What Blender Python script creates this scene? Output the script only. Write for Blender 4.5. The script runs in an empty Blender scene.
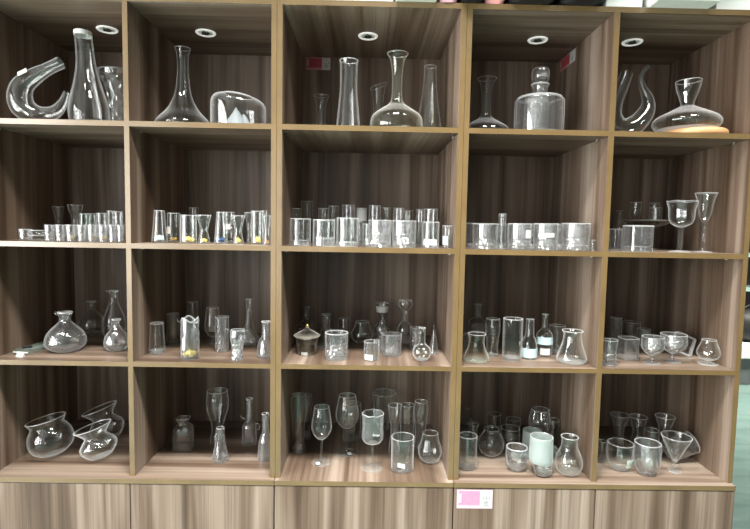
import bpy, bmesh, math, random
from math import sin, cos, pi, radians
from mathutils import Vector, Matrix

random.seed(7)
scene = bpy.context.scene
col = scene.collection

# ---------------------------------------------------------------- materials
def new_mat(name):
    m = bpy.data.materials.new(name); m.use_nodes = True
    nt = m.node_tree; nt.nodes.clear()
    out = nt.nodes.new('ShaderNodeOutputMaterial')
    return m, nt, out

def principled(name, color, rough=.5, metal=0., spec=.5, noise=0., nscale=20.):
    m, nt, out = new_mat(name)
    b = nt.nodes.new('ShaderNodeBsdfPrincipled')
    b.inputs['Roughness'].default_value = rough
    b.inputs['Metallic'].default_value = metal
    b.inputs['Specular IOR Level'].default_value = spec
    b.inputs['Base Color'].default_value = (*color, 1)
    if noise:
        tc = nt.nodes.new('ShaderNodeTexCoord'); n = nt.nodes.new('ShaderNodeTexNoise')
        n.inputs['Scale'].default_value = nscale; n.inputs['Detail'].default_value = 5
        nt.links.new(tc.outputs['Object'], n.inputs['Vector'])
        r = nt.nodes.new('ShaderNodeValToRGB')
        r.color_ramp.elements[0].position = .3; r.color_ramp.elements[1].position = .7
        r.color_ramp.elements[0].color = (*[c*(1-noise) for c in color], 1)
        r.color_ramp.elements[1].color = (*[min(1, c*(1+noise)) for c in color], 1)
        nt.links.new(n.outputs['Fac'], r.inputs['Fac']); nt.links.new(r.outputs['Color'], b.inputs['Base Color'])
    nt.links.new(b.outputs['BSDF'], out.inputs['Surface'])
    return m

def wood(name, axis, gain=1.0):
    """walnut laminate; grain runs along axis (0=x, 1=y, 2=z) of the unit"""
    m, nt, out = new_mat(name)
    N, L = nt.nodes.new, nt.links.new
    tc = N('ShaderNodeTexCoord'); oi = N('ShaderNodeObjectInfo')
    off = N('ShaderNodeVectorMath'); off.operation = 'MULTIPLY_ADD'
    cmb = N('ShaderNodeCombineXYZ')
    for k in range(3): L(oi.outputs['Random'], cmb.inputs[k])
    L(cmb.outputs[0], off.inputs[0]); off.inputs[1].default_value = (13, 29, 17)
    L(tc.outputs['Object'], off.inputs[2])
    def grain(scale, along, detail, dist):
        mp = N('ShaderNodeMapping'); s = [scale]*3; s[axis] = along
        mp.inputs['Scale'].default_value = s
        L(off.outputs[0], mp.inputs['Vector'])
        n = N('ShaderNodeTexNoise'); n.inputs['Scale'].default_value = 1.0
        n.inputs['Detail'].default_value = detail; n.inputs['Roughness'].default_value = .55
        n.inputs['Distortion'].default_value = dist
        L(mp.outputs[0], n.inputs['Vector'])
        return n.outputs['Fac']
    broad = grain(11, .45, 3, .8); fine = grain(62, 1.0, 4, .3)
    def ramp(fac, stops):
        r = N('ShaderNodeValToRGB'); cr = r.color_ramp
        while len(cr.elements) < len(stops): cr.elements.new(.5)
        for e, (p, c) in zip(cr.elements, stops):
            e.position = p; e.color = (*[min(1, x*gain) for x in c], 1)
        L(fac, r.inputs['Fac']); return r.outputs['Color']
    a = ramp(broad, WOOD_STOPS)
    b = ramp(fine, [(.3, (.5, .47, .44)), (.47, (.93, .93, .93)), (.7, (1.15, 1.14, 1.13))])
    mix = N('ShaderNodeMix'); mix.data_type = 'RGBA'; mix.blend_type = 'MULTIPLY'
    mix.inputs['Factor'].default_value = .7
    L(a, mix.inputs['A']); L(b, mix.inputs['B'])
    lines = ramp(grain(150, .8, 2, .4), [(.36, (.62, .60, .58)), (.44, (1, 1, 1))])
    mx2 = N('ShaderNodeMix'); mx2.data_type = 'RGBA'; mx2.blend_type = 'MULTIPLY'; mx2.inputs['Factor'].default_value = .6
    L(mix.outputs['Result'], mx2.inputs['A']); L(lines, mx2.inputs['B']); mix = mx2
    p = N('ShaderNodeBsdfPrincipled'); p.inputs['Roughness'].default_value = .42
    p.inputs['Specular IOR Level'].default_value = .45
    L(mix.outputs['Result'], p.inputs['Base Color'])
    bp = N('ShaderNodeBump'); bp.inputs['Strength'].default_value = .06; bp.inputs['Distance'].default_value = .002
    L(fine, bp.inputs['Height']); L(bp.outputs[0], p.inputs['Normal'])
    L(p.outputs[0], out.inputs['Surface'])
    return m

WOOD_STOPS = [(0.28, (0.0624, 0.0376, 0.0232)), (0.42, (0.136, 0.0912, 0.0616)), (0.52, (0.196, 0.1416, 0.1024)), (0.6, (0.264, 0.2008, 0.152)), (0.72, (0.344, 0.2816, 0.2256))]

def glass(name, color=(1, 1, 1), rough=0., ior=1.5, solid=0., edge=.97, f0=.06, haze=.8, milk=0.):
    """blown glass wall: Schlick reflection over clear transmission (darker where the
    wall is seen edge-on); `solid` adds true refraction for thick pieces"""
    m, nt, out = new_mat(name)
    N, L = nt.nodes.new, nt.links.new
    def math_(op, a, b=None):
        n = N('ShaderNodeMath'); n.operation = op
        for k, v in enumerate((a, b)):
            if v is None: continue
            if isinstance(v, (int, float)): n.inputs[k].default_value = v
            else: L(v, n.inputs[k])
        return n.outputs[0]
    lw = N('ShaderNodeLayerWeight'); lw.inputs['Blend'].default_value = .5
    f = lw.outputs['Facing']
    F = math_('ADD', math_('MULTIPLY', math_('POWER', f, 5), 1-f0), f0)
    tint = N('ShaderNodeMix'); tint.data_type = 'RGBA'
    L(math_('POWER', f, 4), tint.inputs['Factor'])
    tint.inputs['A'].default_value = (*color, 1); tint.inputs['B'].default_value = (*[c*edge for c in color], 1)
    tr = N('ShaderNodeBsdfTransparent'); L(tint.outputs['Result'], tr.inputs['Color'])
    thru = tr.outputs[0]
    if solid:
        rf = N('ShaderNodeBsdfRefraction'); rf.inputs['Color'].default_value = (*color, 1)
        rf.inputs['IOR'].default_value = ior; rf.inputs['Roughness'].default_value = rough
        mx = N('ShaderNodeMixShader'); mx.inputs[0].default_value = solid
        L(thru, mx.inputs[1]); L(rf.outputs[0], mx.inputs[2]); thru = mx.outputs[0]
    gl = N('ShaderNodeBsdfGlossy'); gl.inputs['Roughness'].default_value = max(rough, .0)
    m2 = N('ShaderNodeMixShader'); L(F, m2.inputs[0]); L(thru, m2.inputs[1]); L(gl.outputs[0], m2.inputs[2])
    # glass seen edge-on (and ground or lipped glass) gathers light from all round: scattering share
    df = N('ShaderNodeBsdfDiffuse'); df.inputs['Color'].default_value = (*[min(.93, c*.93) for c in color], 1)
    tl = N('ShaderNodeBsdfTranslucent'); tl.inputs['Color'].default_value = (*[min(.93, c*.93) for c in color], 1)
    sc = N('ShaderNodeMixShader'); sc.inputs[0].default_value = .45
    L(df.outputs[0], sc.inputs[1]); L(tl.outputs[0], sc.inputs[2])
    m3 = N('ShaderNodeMixShader')
    L(math_('ADD', math_('MULTIPLY', math_('POWER', f, 4.6), haze*(1-milk)), milk), m3.inputs[0])
    L(m2.outputs[0], m3.inputs[1]); L(sc.outputs[0], m3.inputs[2])
    L(m3.outputs[0], out.inputs['Surface'])
    return m

M = {}
M['wood_x'] = wood('walnut laminate grain across', 0)
M['wood_y'] = wood('walnut laminate grain front to back', 1)
M['wood_z'] = wood('walnut laminate grain upright', 2)
M['edge'] = principled('tan edge banding', (.150, .098, .040), .22, spec=1., noise=.12, nscale=9)
M['gap'] = principled('dark gap', (.03, .024, .02), .8)
M['glass'] = glass('clear glass', (.985, .995, .99))
M['crystal'] = glass('crystal glass', (.99, .995, .995), 0, 1.5, .4, f0=.13, milk=.015)
M['smoke'] = glass('smoky glass', (.86, .85, .82))
M['olive'] = glass('pale olive glass', (.965, .97, .925))
M['green'] = glass('greenish glass', (.93, .98, .96))
M['frost'] = glass('frosted glass', (.90, .97, .95), .35, 1.45, .5, milk=.3)
M['rose'] = glass('rose glass', (.93, .72, .74), .2, 1.45, .5)
M['base'] = glass('thick glass foot', (.97, .985, .98), 0, 1.5, .4, f0=.26, milk=.07)
M['lip'] = glass('fire polished lip', (.98, .99, .985), .1, 1.5, 0, f0=.25, milk=.34)
M['rim'] = principled('white glass rim', (.85, .88, .86), .25)
M['paper'] = principled('white paper', (.56, .575, .54), .6, noise=.04)
M['paper_mint'] = principled('mint paper', (.66, .82, .72), .6, noise=.04)
M['paper_blue'] = principled('pale blue paper', (.42, .55, .57), .6, noise=.04)
M['ink'] = principled('dark print', (.07, .08, .08), .6)
M['greyprint'] = principled('grey green print', (.42, .52, .49), .6)
M['pink'] = principled('pink print', (.60, .24, .36), .5, noise=.07, nscale=60)
M['palepink'] = principled('pale pink print', (.60, .43, .50), .5)
M['red'] = principled('crimson print', (.42, .06, .08), .5, noise=.1, nscale=60)  # pink print with the shade of the dark bays put into its colour
M['rosy'] = principled('dull rose print', (.52, .24, .24), .5)  # pale pink print, likewise darkened for notices in the dark bays
M['yellow'] = principled('yellow crystals', (.84, .66, .22), .25, noise=.3, nscale=150)
M['blue'] = principled('blue crystals', (.06, .12, .26), .2, noise=.4, nscale=150)
M['brown'] = principled('amber crystals', (.40, .24, .07), .25, noise=.4, nscale=150)
M['orange'] = principled('orange crystals', (.70, .38, .18), .25, noise=.3, nscale=150)
M['violet'] = principled('violet crystals', (.36, .32, .55), .25, noise=.3, nscale=150)
M['ice'] = principled('pale blue crystals', (.62, .78, .84), .2, noise=.2, nscale=150)
M['gold'] = principled('brass', (.75, .55, .22), .25, 1.)
M['steel'] = principled('brushed steel', (.62, .62, .60), .3, 1.)
M['white'] = principled('white enamel', (.82, .83, .80), .35, noise=.03)
M['snow'] = principled('frosted white crystal', (.34, .37, .39), .5, noise=.05)
M['beech'] = principled('orange beech wood', (.72, .40, .19), .4, noise=.15, nscale=12)
M['black'] = principled('black cloth', (.012, .012, .013), .6, noise=.3)
M['plastic'] = principled('black plastic', (.02, .02, .022), .35)
M['pinkcloth'] = principled('pink plush', (.78, .40, .48), .8, noise=.12)
M['coral'] = principled('coral cloth', (.75, .33, .32), .8, noise=.12)
M['carton'] = principled('white carton', (.80, .83, .78), .45, noise=.02)
M['wall'] = principled('painted wall', (.27, .27, .255), .8, noise=.03, nscale=3)
M['darkwall'] = principled('dark grey wall', (.06, .065, .066), .7, noise=.1, nscale=3)
M['ceil'] = principled('ceiling board', (.34, .34, .33), .8, noise=.02, nscale=3)
M['counter'] = principled('grey counter', (.14, .15, .15), .5, noise=.06)
M['trayglass'] = principled('grey green tray', (.20, .235, .20), .2)
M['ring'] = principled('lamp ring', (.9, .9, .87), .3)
_b = M['ring'].node_tree.nodes['Principled BSDF']; _b.inputs['Emission Color'].default_value = (1, 1, .93, 1); _b.inputs['Emission Strength'].default_value = .42   # faint glow added to brighten the ring under the dark top panel
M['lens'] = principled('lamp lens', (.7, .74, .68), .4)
_b = M['lens'].node_tree.nodes['Principled BSDF']; _b.inputs['Emission Color'].default_value = (.9, 1, .9, 1); _b.inputs['Emission Strength'].default_value = .13  # lens gets a weaker added glow to lift its brightness
M['mint'] = principled('mint glass', (.45, .68, .60), .15)
M['grille'] = principled('lamp grille', (.10, .10, .09), .3, .6)

def stone():
    m, nt, out = new_mat('pale green polished stone')
    N, L = nt.nodes.new, nt.links.new
    tc = N('ShaderNodeTexCoord'); mp = N('ShaderNodeMapping'); mp.inputs['Scale'].default_value = (1.6, 6.5, 1)
    n = N('ShaderNodeTexNoise'); n.inputs['Scale'].default_value = 1.3; n.inputs['Detail'].default_value = 6
    n.inputs['Distortion'].default_value = 1.2
    r = N('ShaderNodeValToRGB')
    for e, (p, c) in zip(r.color_ramp.elements, [(.3, (.125, .20, .168)), (.72, (.205, .30, .258))]):
        e.position = p; e.color = (*c, 1)
    b = N('ShaderNodeBsdfPrincipled'); b.inputs['Roughness'].default_value = .28
    L(tc.outputs['Object'], mp.inputs[0]); L(mp.outputs[0], n.inputs['Vector']); L(n.outputs['Fac'], r.inputs['Fac'])
    L(r.outputs['Color'], b.inputs['Base Color']); L(b.outputs[0], out.inputs['Surface'])
    return m
M['stone'] = stone()

# ---------------------------------------------------------------- helpers
def link(name, bm, mats, parent=None, loc=None, smooth=None, rot=None):
    me = bpy.data.meshes.new(name)
    bmesh.ops.recalc_face_normals(bm, faces=bm.faces[:])
    if smooth is not None:
        for f in bm.faces: f.smooth = True
    bm.to_mesh(me); bm.free()
    if smooth is not None: me.set_sharp_from_angle(angle=radians(smooth))
    ms = list(mats) if isinstance(mats, (list, tuple)) else [mats]
    if len(ms) == 1 and any(p.material_index >= 1 for p in me.polygons): ms += ['lip', 'base']
    for mm in ms: me.materials.append(M[mm])
    o = bpy.data.objects.new(name, me); col.objects.link(o)
    if parent: o.parent = parent
    if loc: o.location = loc
    if rot: o.rotation_euler = rot
    return o

def empty(name, loc=(0, 0, 0), rot=(0, 0, 0)):
    o = bpy.data.objects.new(name, None); col.objects.link(o)
    o.location = loc; o.rotation_euler = rot; o.empty_display_size = .02
    return o

def tag(o, label, cat, group=None):
    o['label'] = label; o['category'] = cat
    if group: o['group'] = group
    return o

def struct(o):
    o['kind'] = 'structure'; return o

def box(bm, x0, x1, y0, y1, z0, z1, mi=0, front=None, bev=0.):
    """axis aligned box; `front` = material index of the face towards -y"""
    vs = [bm.verts.new(v) for v in ((x0, y0, z0), (x1, y0, z0), (x1, y1, z0), (x0, y1, z0), (x0, y0, z1), (x1, y0, z1), (x1, y1, z1), (x0, y1, z1))]
    fs = []
    for k, idx in enumerate(((0, 1, 5, 4), (1, 2, 6, 5), (2, 3, 7, 6), (3, 0, 4, 7), (4, 5, 6, 7), (3, 2, 1, 0))):
        f = bm.faces.new([vs[i] for i in idx]); f.material_index = front if (k == 0 and front is not None) else mi; fs.append(f)
    if bev:
        es = set(e for f in fs for e in f.edges)
        bmesh.ops.bevel(bm, geom=list(es), offset=bev, segments=2, profile=.5, affect='EDGES')
    return bm

def boxbm(*a, **k): return box(bmesh.new(), *a, **k)

def curve_prof(pts, n=5):
    """pts (z, r[, 'c']) -> smooth list; 'c' marks a corner"""
    P = [(p[0], p[1]) for p in pts]; corner = [len(p) > 2 for p in pts]
    out = [P[0]]
    for i in range(len(P)-1):
        p1, p2 = P[i], P[i+1]
        def tang(j):
            if j == 0 or j == len(P)-1 or corner[j]: return None
            return ((P[j+1][0]-P[j-1][0])/2, (P[j+1][1]-P[j-1][1])/2)
        d = (p2[0]-p1[0], p2[1]-p1[1])
        def lim(v):                                 # keep tangents within the local step so the outline never folds
            k = min([1]+[3*d[0]/v[0]] if v[0] > 1e-9 else [1]); return (v[0]*k, v[1]*k)
        t1 = lim(tang(i) or d); t2 = lim(tang(i+1) or d)
        if tang(i) is None and tang(i+1) is None: 
            out.append(p2); continue
        for k in range(1, n+1):
            t = k/n; h = (2*t**3-3*t*t+1, t**3-2*t*t+t, -2*t**3+3*t*t, t**3-t*t)
            z, r = (h[0]*p1[q]+h[1]*t1[q]+h[2]*p2[q]+h[3]*t2[q] for q in (0, 1))
            out.append((max(out[-1][0], min(max(z, p1[0]), p2[0])), r))
    return out

PROF = {
 'slopedec': [(0, .88), (.03, .97), (.08, 1), (.15, .86), (.25, .58), (.38, .37), (.52, .26), (.75, .2), (.92, .22), (1, .28)],
 'leafvase': [(0, .5), (.03, .56), (.3, .5), (.6, .56), (.8, .74), (.92, .95), (1, 1)],
 'flaskold': [(0, .88), (.02, .98), (.06, 1), (.14, .96), (.6, .42), (.75, .4), (.96, .42), (1, .46)],
 'taper2': [(0, .93), (.02, .98), (.08, 1), (.5, .83), (1, .66)],
 'tumbler': [(0, .86), (.02, .94), (.06, .97), (1, 1)],
 'straight': [(0, .95), (.012, .985), (.03, 1), (1, 1)],
 'shot': [(0, .78), (.03, .84), (1, 1)],
 'taper': [(0, .93), (.02, .98), (.08, 1), (.5, .9), (1, .8)],
 'tube': [(0, .9), (.02, 1), (1, .96)],
 'hourglass': [(0, .74), (.03, .8), (.2, .72), (.42, .55), (.6, .6), (1, 1)],
 'flarevase': [(0, .5), (.03, .55), (.3, .48), (.62, .55), (.85, .82), (1, 1)],
 'pilsner': [(0, .66), (.02, .72), (.08, .7), (.22, .6), (.34, .62), (.62, .9), (.8, 1), (1, .93)],
 'boot': [(0, .62), (.02, .68), (.1, .62), (.26, .5), (.4, .6), (.62, .93), (.78, 1), (.92, .93), (1, .92)],
 'weizen': [(0, .8), (.02, .86), (.2, .74), (.45, .8), (.75, 1), (1, .9)],
 'balloon': [(0, .4), (.02, .5), (.12, .78), (.32, 1), (.55, .93), (.8, .72), (1, .62)],
 'stemless': [(0, .45), (.02, .55), (.1, .8), (.3, 1), (.5, .96), (.75, .76), (1, .66)],
 'sphere': [(0, .35), (.03, .5), (.15, .82), (.4, 1), (.62, .94), (.82, .68), (.9, .56), (1, .6)],
 'bowl': [(0, .4), (.03, .48), (.3, .8), (1, 1)],
 'cup': [(0, .5), (.03, .6), (.25, .9), (.6, 1), (1, .97)],
 'decanter': [(0, .82), (.02, .93), (.07, 1), (.14, .95), (.26, .7), (.4, .42), (.55, .29), (.75, .24), (.92, .27), (1, .33)],
 'widedecanter': [(0, .86), (.03, .96), (.1, 1), (.22, .93), (.31, .6), (.38, .3), (.48, .2), (.75, .2), (.93, .28), (1, .4)],
 'squatdecanter': [(0, .7), (.04, .86), (.16, 1), (.28, .9), (.4, .55), (.5, .24), (.54, .2), (.62, .22), (.85, .34), (1, .38)],
 'carafe': [(0, .96), (.015, 1), (.06, 1), (.35, .84), (.6, .72), (.9, .72), (.97, .74), (1, .78)],
 'bottlevase': [(0, .8), (.02, .9), (.14, 1), (.28, .93), (.5, .64), (.7, .47), (1, .42)],
 'slimvase': [(0, .95), (.02, 1), (.12, .97), (.35, .74), (.7, .5), (1, .42)],
 'bud': [(0, .9), (.03, 1), (.15, .95), (.3, .6), (.45, .45), (.75, .48), (.95, .7), (1, .8)],
 'pom': [(0, .5), (.03, .68), (.14, .95), (.28, 1), (.45, .9), (.6, .66), (.72, .4), (.8, .28), (.93, .3), (1, .37)],
 'teardrop': [(0, .6), (.02, .74), (.15, .97), (.32, 1), (.5, .8), (.7, .46), (.85, .33), (1, .4)],
 'roundflask': [(0, .5), (.03, .66), (.15, .94), (.27, 1), (.4, .86), (.48, .5), (.54, .34, 'c'), (.95, .33), (1, .37)],
 'erlen': [(0, .8), (.03, .93), (.1, 1), (.2, .97), (.6, .68), (.84, .59), (.95, .63), (1, .7)],
 'beakerflare': [(0, .82), (.02, .94), (.1, 1), (.22, .92), (.55, .64), (.85, .6), (1, .7)],
 'vial': [(0, .92), (.02, 1), (.3, 1), (.46, .86), (.62, .56), (1, .5)],
 'bottle': [(0, .92), (.02, 1), (.45, 1), (.56, .84), (.64, .45), (.7, .36), (.95, .34), (1, .4)],
 'jug': [(0, .5), (.02, .62), (.1, .86), (.25, 1), (.42, .96), (.58, .78), (.72, .62), (.9, .58), (1, .64)],
 'vasewaist': [(0, .95), (.02, 1), (.32, .95), (.45, .6), (.55, .42), (.62, .5), (.74, .66), (1, .78)],
 'decstop': [(0, .9), (.03, 1), (.2, 1), (.38, .92), (.5, .5), (.56, .34), (.74, .34), (.8, .5), (.87, .84), (.94, .9), (1, .8)],
 'cone': [(0, 1), (.02, 1), (.6, .5), (1, .08)],
 'twist': [(0, .92), (.02, 1), (.12, .98), (.45, .72), (.7, .55), (.9, .48), (1, .52)],
 'smallbottle': [(0, .95), (.02, 1), (.62, .98), (.74, .84), (.8, .56), (.9, .52), (1, .7)],
 'minib': [(0, .95), (.02, 1), (.3, .92), (.5, .7), (.6, .46), (.95, .42), (1, .5)],
 'tallneck': [(0, .95), (.02, 1), (.36, .96), (.46, .72), (.54, .45), (.94, .43), (1, .5)],
 'knob': [(0, .95), (.06, 1), (.14, .7), (.2, .86), (.26, .92), (.32, .72), (.38, .88), (.45, .9), (.5, .75), (.6, .86), (1, .96)],
 'dome': [(0, 1), (.03, 1), (.6, 1), (.78, .98), (.9, .88), (.97, .68), (1, .52)],
 'ribdome': [(0, .55), (.05, .5), (.4, .52), (.5, .8), (.6, .98), (.8, 1), (1, .8)],
 'gobletbowl': [(0, .1), (.05, .45), (.18, .8), (.36, 1), (.6, .95), (1, .76)],
 'tulipbowl': [(0, .06), (.04, .3), (.16, .66), (.35, .82), (.7, .86), (.9, .96), (1, 1)],
 'flutebowl': [(0, .1), (.1, .34), (.3, .55), (.7, .72), (.9, .9), (1, 1)],
 'hexbowl': [(0, .1), (.06, .7), (.14, .94), (.3, 1), (.55, .96), (1, 1)],
 'coupe': [(0, .1), (.06, .4), (.25, .8), (.5, 1), (.8, 1), (1, .95)],
 'martini': [(0, .05), (.05, .12), (1, 1)],
 'fishbowl': [(0, .3), (.05, .55), (.2, .88), (.42, 1), (.64, .93), (.78, .78), (.86, .74), (1, .86)],
 'flaredbowl': [(0, .4), (.05, .62), (.25, .95), (.42, 1), (.58, .8), (.68, .62), (.78, .66), (1, 1.02)],
 'jarbody': [(0, .72), (.02, .8), (1, 1)],
 'cylinderdec': [(0, .98), (.02, 1), (.1, 1), (.92, 1), (.98, .97), (1, .9)],
}

def rad(th, z, R, o):
    """radius multiplier for ribs, facets, diamond cutting"""
    k = 1.
    f = o.get('facet')
    if f:
        n, z0, z1 = f
        if z0 <= z <= z1:
            a = (th % (2*pi/n))-pi/n; k *= cos(pi/n)/cos(a)
    r = o.get('ribs')
    if r:
        n, amp, z0, z1 = r
        if z0 <= z <= z1: k *= 1+amp*cos(n*th+o.get('twist', 0)*z)
    c = o.get('cut')
    if c:
        n, amp, z0, z1 = c
        if z0 <= z <= z1:
            u = n*th/(2*pi)+z*o.get('cutk', 6); v = n*th/(2*pi)-z*o.get('cutk', 6)
            k *= 1-amp*(1-abs(2*(u % 1)-1)*abs(2*(v % 1)-1)*1.6)
    q = o.get('square')
    if q: k *= (abs(cos(th))**q+abs(sin(th))**q)**(-1./q)
    return k

def vessel_bm(prof, H, R, o=None, closed=False):
    o = o or {}
    seg = o.get('seg', 36) if not o.get('cut') else 8*o['cut'][0]
    base = PROF[prof] if isinstance(prof, str) else prof
    pts = [(z*H, r*R) for z, r in curve_prof(base)]
    zs = o.get('fine')
    if o.get('cut') or o.get('ribs') and o.get('twist'):
        fine = []
        for (za, ra), (zb, rb) in zip(pts, pts[1:]):
            n = max(1, int((zb-za)/(H/(zs or 26))))
            for k in range(n): fine.append((za+(zb-za)*k/n, ra+(rb-ra)*k/n))
        pts = fine+[pts[-1]]
    bm = bmesh.new()
    wav = o.get('wavy'); slant = o.get('slant', 0); lean = o.get('lean', 0)
    def place(th, z, r, outer):
        t = z/H
        k = rad(th, t, R, o) if outer or not o.get('cut') else 1.
        x, y = r*k*cos(th), r*k*sin(th)
        zz = z
        if wav: zz += wav[1]*H*max(0, (t-.8)/.2)*cos(wav[0]*th); 
        if slant: zz += slant*x*max(0, t-.35)/.65
        if lean: x += lean*t*t*H
        return (x, y, zz)
    def ring(z, r, outer=True): return [bm.verts.new(place(2*pi*i/seg, z, r, outer)) for i in range(seg)]
    def skin(a, b):
        for i in range(seg): bm.faces.new((a[i], a[(i+1) % seg], b[(i+1) % seg], b[i]))
    def cap(rg, z, flip=False):
        c = bm.verts.new((lean*(z/H)**2*H if lean else 0, 0, z))
        for i in range(seg): bm.faces.new((rg[(i+1) % seg], rg[i], c) if not flip else (rg[i], rg[(i+1) % seg], c))
    rings = [ring(z, max(r, .0004)) for z, r in pts]
    for a, b in zip(rings, rings[1:]): skin(a, b)
    cap(rings[0], pts[0][0]+o.get('punt', 0)*H)
    nfo = len(bm.faces)
    if closed:
        cap(rings[-1], pts[-1][0], True)
    else:
        t = o.get('wall', .0016); b = o.get('base', .05)*H
        inner = [(z, max(r-t, r*.2)) for z, r in pts if z >= b]
        # interpolate the start ring exactly at the inside floor
        for (za, ra), (zb, rb) in zip(pts, pts[1:]):
            if za < b <= zb:
                r0 = ra+(rb-ra)*(b-za)/(zb-za); 
                if not inner or abs(inner[0][0]-b) > 1e-5: inner.insert(0, (b, max(r0-t, r0*.2)))
                break
        z1, r1 = pts[-1]
        nf = len(bm.faces); prev = rings[-1]          # rounded, fire polished lip
        tl = max(t, .0014)*1.05
        for ang in (-50, -10, 30, 65, 100, 140, 180, 220):
            rg = ring(z1+tl*.45+tl*.62*sin(radians(ang)), max(r1-t*.5+tl*.62*cos(radians(ang)), .0003)); skin(prev, rg); prev = rg
        bm.faces.ensure_lookup_table()
        for fc in bm.faces[nf:]: fc.material_index = 1
        for z, r in reversed(inner):
            rg = ring(z, r, False); skin(prev, rg); prev = rg
        nf = len(bm.faces)
        # rounded inside floor
        z, r = inner[0]
        rg = ring(max(z-.12*t, z-.0004), r*.8, False); skin(prev, rg); prev = rg
        cap(prev, z-.0003, True)
        bm.faces.ensure_lookup_table()
        for fc in bm.faces[nf:]: fc.material_index = 2
        zc = max([b*1.02]+([o['cut'][3]*H] if o.get('cut') else [])) if o.get('base', 0) >= .1 or o.get('cut') else 0
        if zc:
            for fc in bm.faces[:nfo]:
                if fc.calc_center_median().z < zc: fc.material_index = 2
    return bm

def tilt_bm(bm, deg, axis='Y'):
    """tip the piece over and let its lowest point rest on z = 0"""
    bmesh.ops.transform(bm, matrix=Matrix.Rotation(radians(deg), 4, axis), verts=bm.verts[:])
    dz = min(v.co.z for v in bm.verts); bmesh.ops.translate(bm, vec=(0, 0, -dz), verts=bm.verts[:])
    return bm

def patch_bm(R, z0, z1, a0, width, th=.0006, off=.0004, n=8):
    """a paper label wrapped on a glass: angles in degrees, 0 = towards the room (-y)"""
    bm = bmesh.new(); g = []
    for i in range(n+1):
        a = radians(a0-width/2+width*i/n)
        g.append([bm.verts.new(((R(z)+d)*sin(a), -(R(z)+d)*cos(a), z)) for d in (off, off+th) for z in (z0, z1)])
    for a, b in zip(g, g[1:]):
        for i, j in ((0, 1), (1, 3), (3, 2), (2, 0)): bm.faces.new((a[i], b[i], b[j], a[j]))
    bm.faces.new((g[0][0], g[0][1], g[0][3], g[0][2])); bm.faces.new((g[-1][0], g[-1][2], g[-1][3], g[-1][1]))
    return bm

def grit_bm(R, z0, h, n=26):
    """a clump of faceted crystals lying on the inside floor"""
    bm = bmesh.new()
    for k in range(n):
        a = random.uniform(0, 2*pi); q = math.sqrt(random.random()); s = R*random.uniform(.2, .34)
        s = min(s, h*.6)
        r = (R-s*1.05)*q; z = z0+s*.72+(h-1.5*s)*random.random()*(1-.55*q)
        m = Matrix.Translation((r*cos(a), r*sin(a), max(z, z0+s*.72))) @ Matrix.Rotation(random.uniform(0, 3), 4, 'X') @ Matrix.Rotation(random.uniform(0, 3), 4, 'Z')
        bmesh.ops.create_icosphere(bm, subdivisions=1, radius=s*.95, matrix=m)
    zmin = min(v.co.z for v in bm.verts)
    bmesh.ops.translate(bm, vec=(0, 0, z0+.0002-zmin), verts=bm.verts[:])
    return bm

def sweep_bm(path, wall=None, seg=20, closed_ends=True):
    """tube along (x, y, z, r) stations"""
    bm = bmesh.new()
    P = [Vector(p[:3]) for p in path]
    def tube(scale):
        rgs = []
        up = Vector((0, 1, 0))
        for i, p in enumerate(P):
            d = (P[min(i+1, len(P)-1)]-P[max(i-1, 0)]).normalized()
            s = d.cross(up); s = s.normalized() if s.length > 1e-4 else Vector((1, 0, 0)); u = s.cross(d)
            r = max(path[i][3]-scale, path[i][3]*.25)
            rgs.append([bm.verts.new(p+s*r*cos(2*pi*k/seg)+u*r*sin(2*pi*k/seg)) for k in range(seg)])
        for a, b in zip(rgs, rgs[1:]):
            for k in range(seg): bm.faces.new((a[k], a[(k+1) % seg], b[(k+1) % seg], b[k]))
        return rgs
    o = tube(0)
    if wall:
        i = tube(wall)
        for a, b in ((o[0], i[0]), (o[-1], i[-1])):
            for k in range(seg): bm.faces.new((a[k], a[(k+1) % seg], b[(k+1) % seg], b[k]))
    else:
        bm.faces.new(o[0]); bm.faces.new(o[-1])
    return bm

def smooth_path(pts, n=6):
    out = []
    for i in range(len(pts)-1):
        p0, p1, p2, p3 = pts[max(i-1, 0)], pts[i], pts[i+1], pts[min(i+2, len(pts)-1)]
        for k in range(n):
            t = k/n
            out.append(tuple(.5*(2*b+(c-a)*t+(2*a-5*b+4*c-d)*t*t+(3*b-a-3*c+d)*t**3) for a, b, c, d in zip(p0, p1, p2, p3)))
    return out+[tuple(pts[-1])]

def prof_radius(prof, H, R):
    pts = curve_prof(PROF[prof])
    def f(z):
        t = z/H
        for (a, ra), (b, rb) in zip(pts, pts[1:]):
            if a <= t <= b: return R*(ra+(rb-ra)*(t-a)/max(b-a, 1e-6))
        return R*pts[-1][1]
    return f

def labels_on(root, prof, H, R, o):
    for (z0, z1, ang, wid, mat) in o.get('lab', []):
        f = prof_radius(prof, H, R)
        link('price_label', patch_bm(f, z0*H, z1*H, ang, wid), mat, root)

def finish(root, label, cat, o):
    tag(root, label, cat, o.get('grp')); return root

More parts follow.
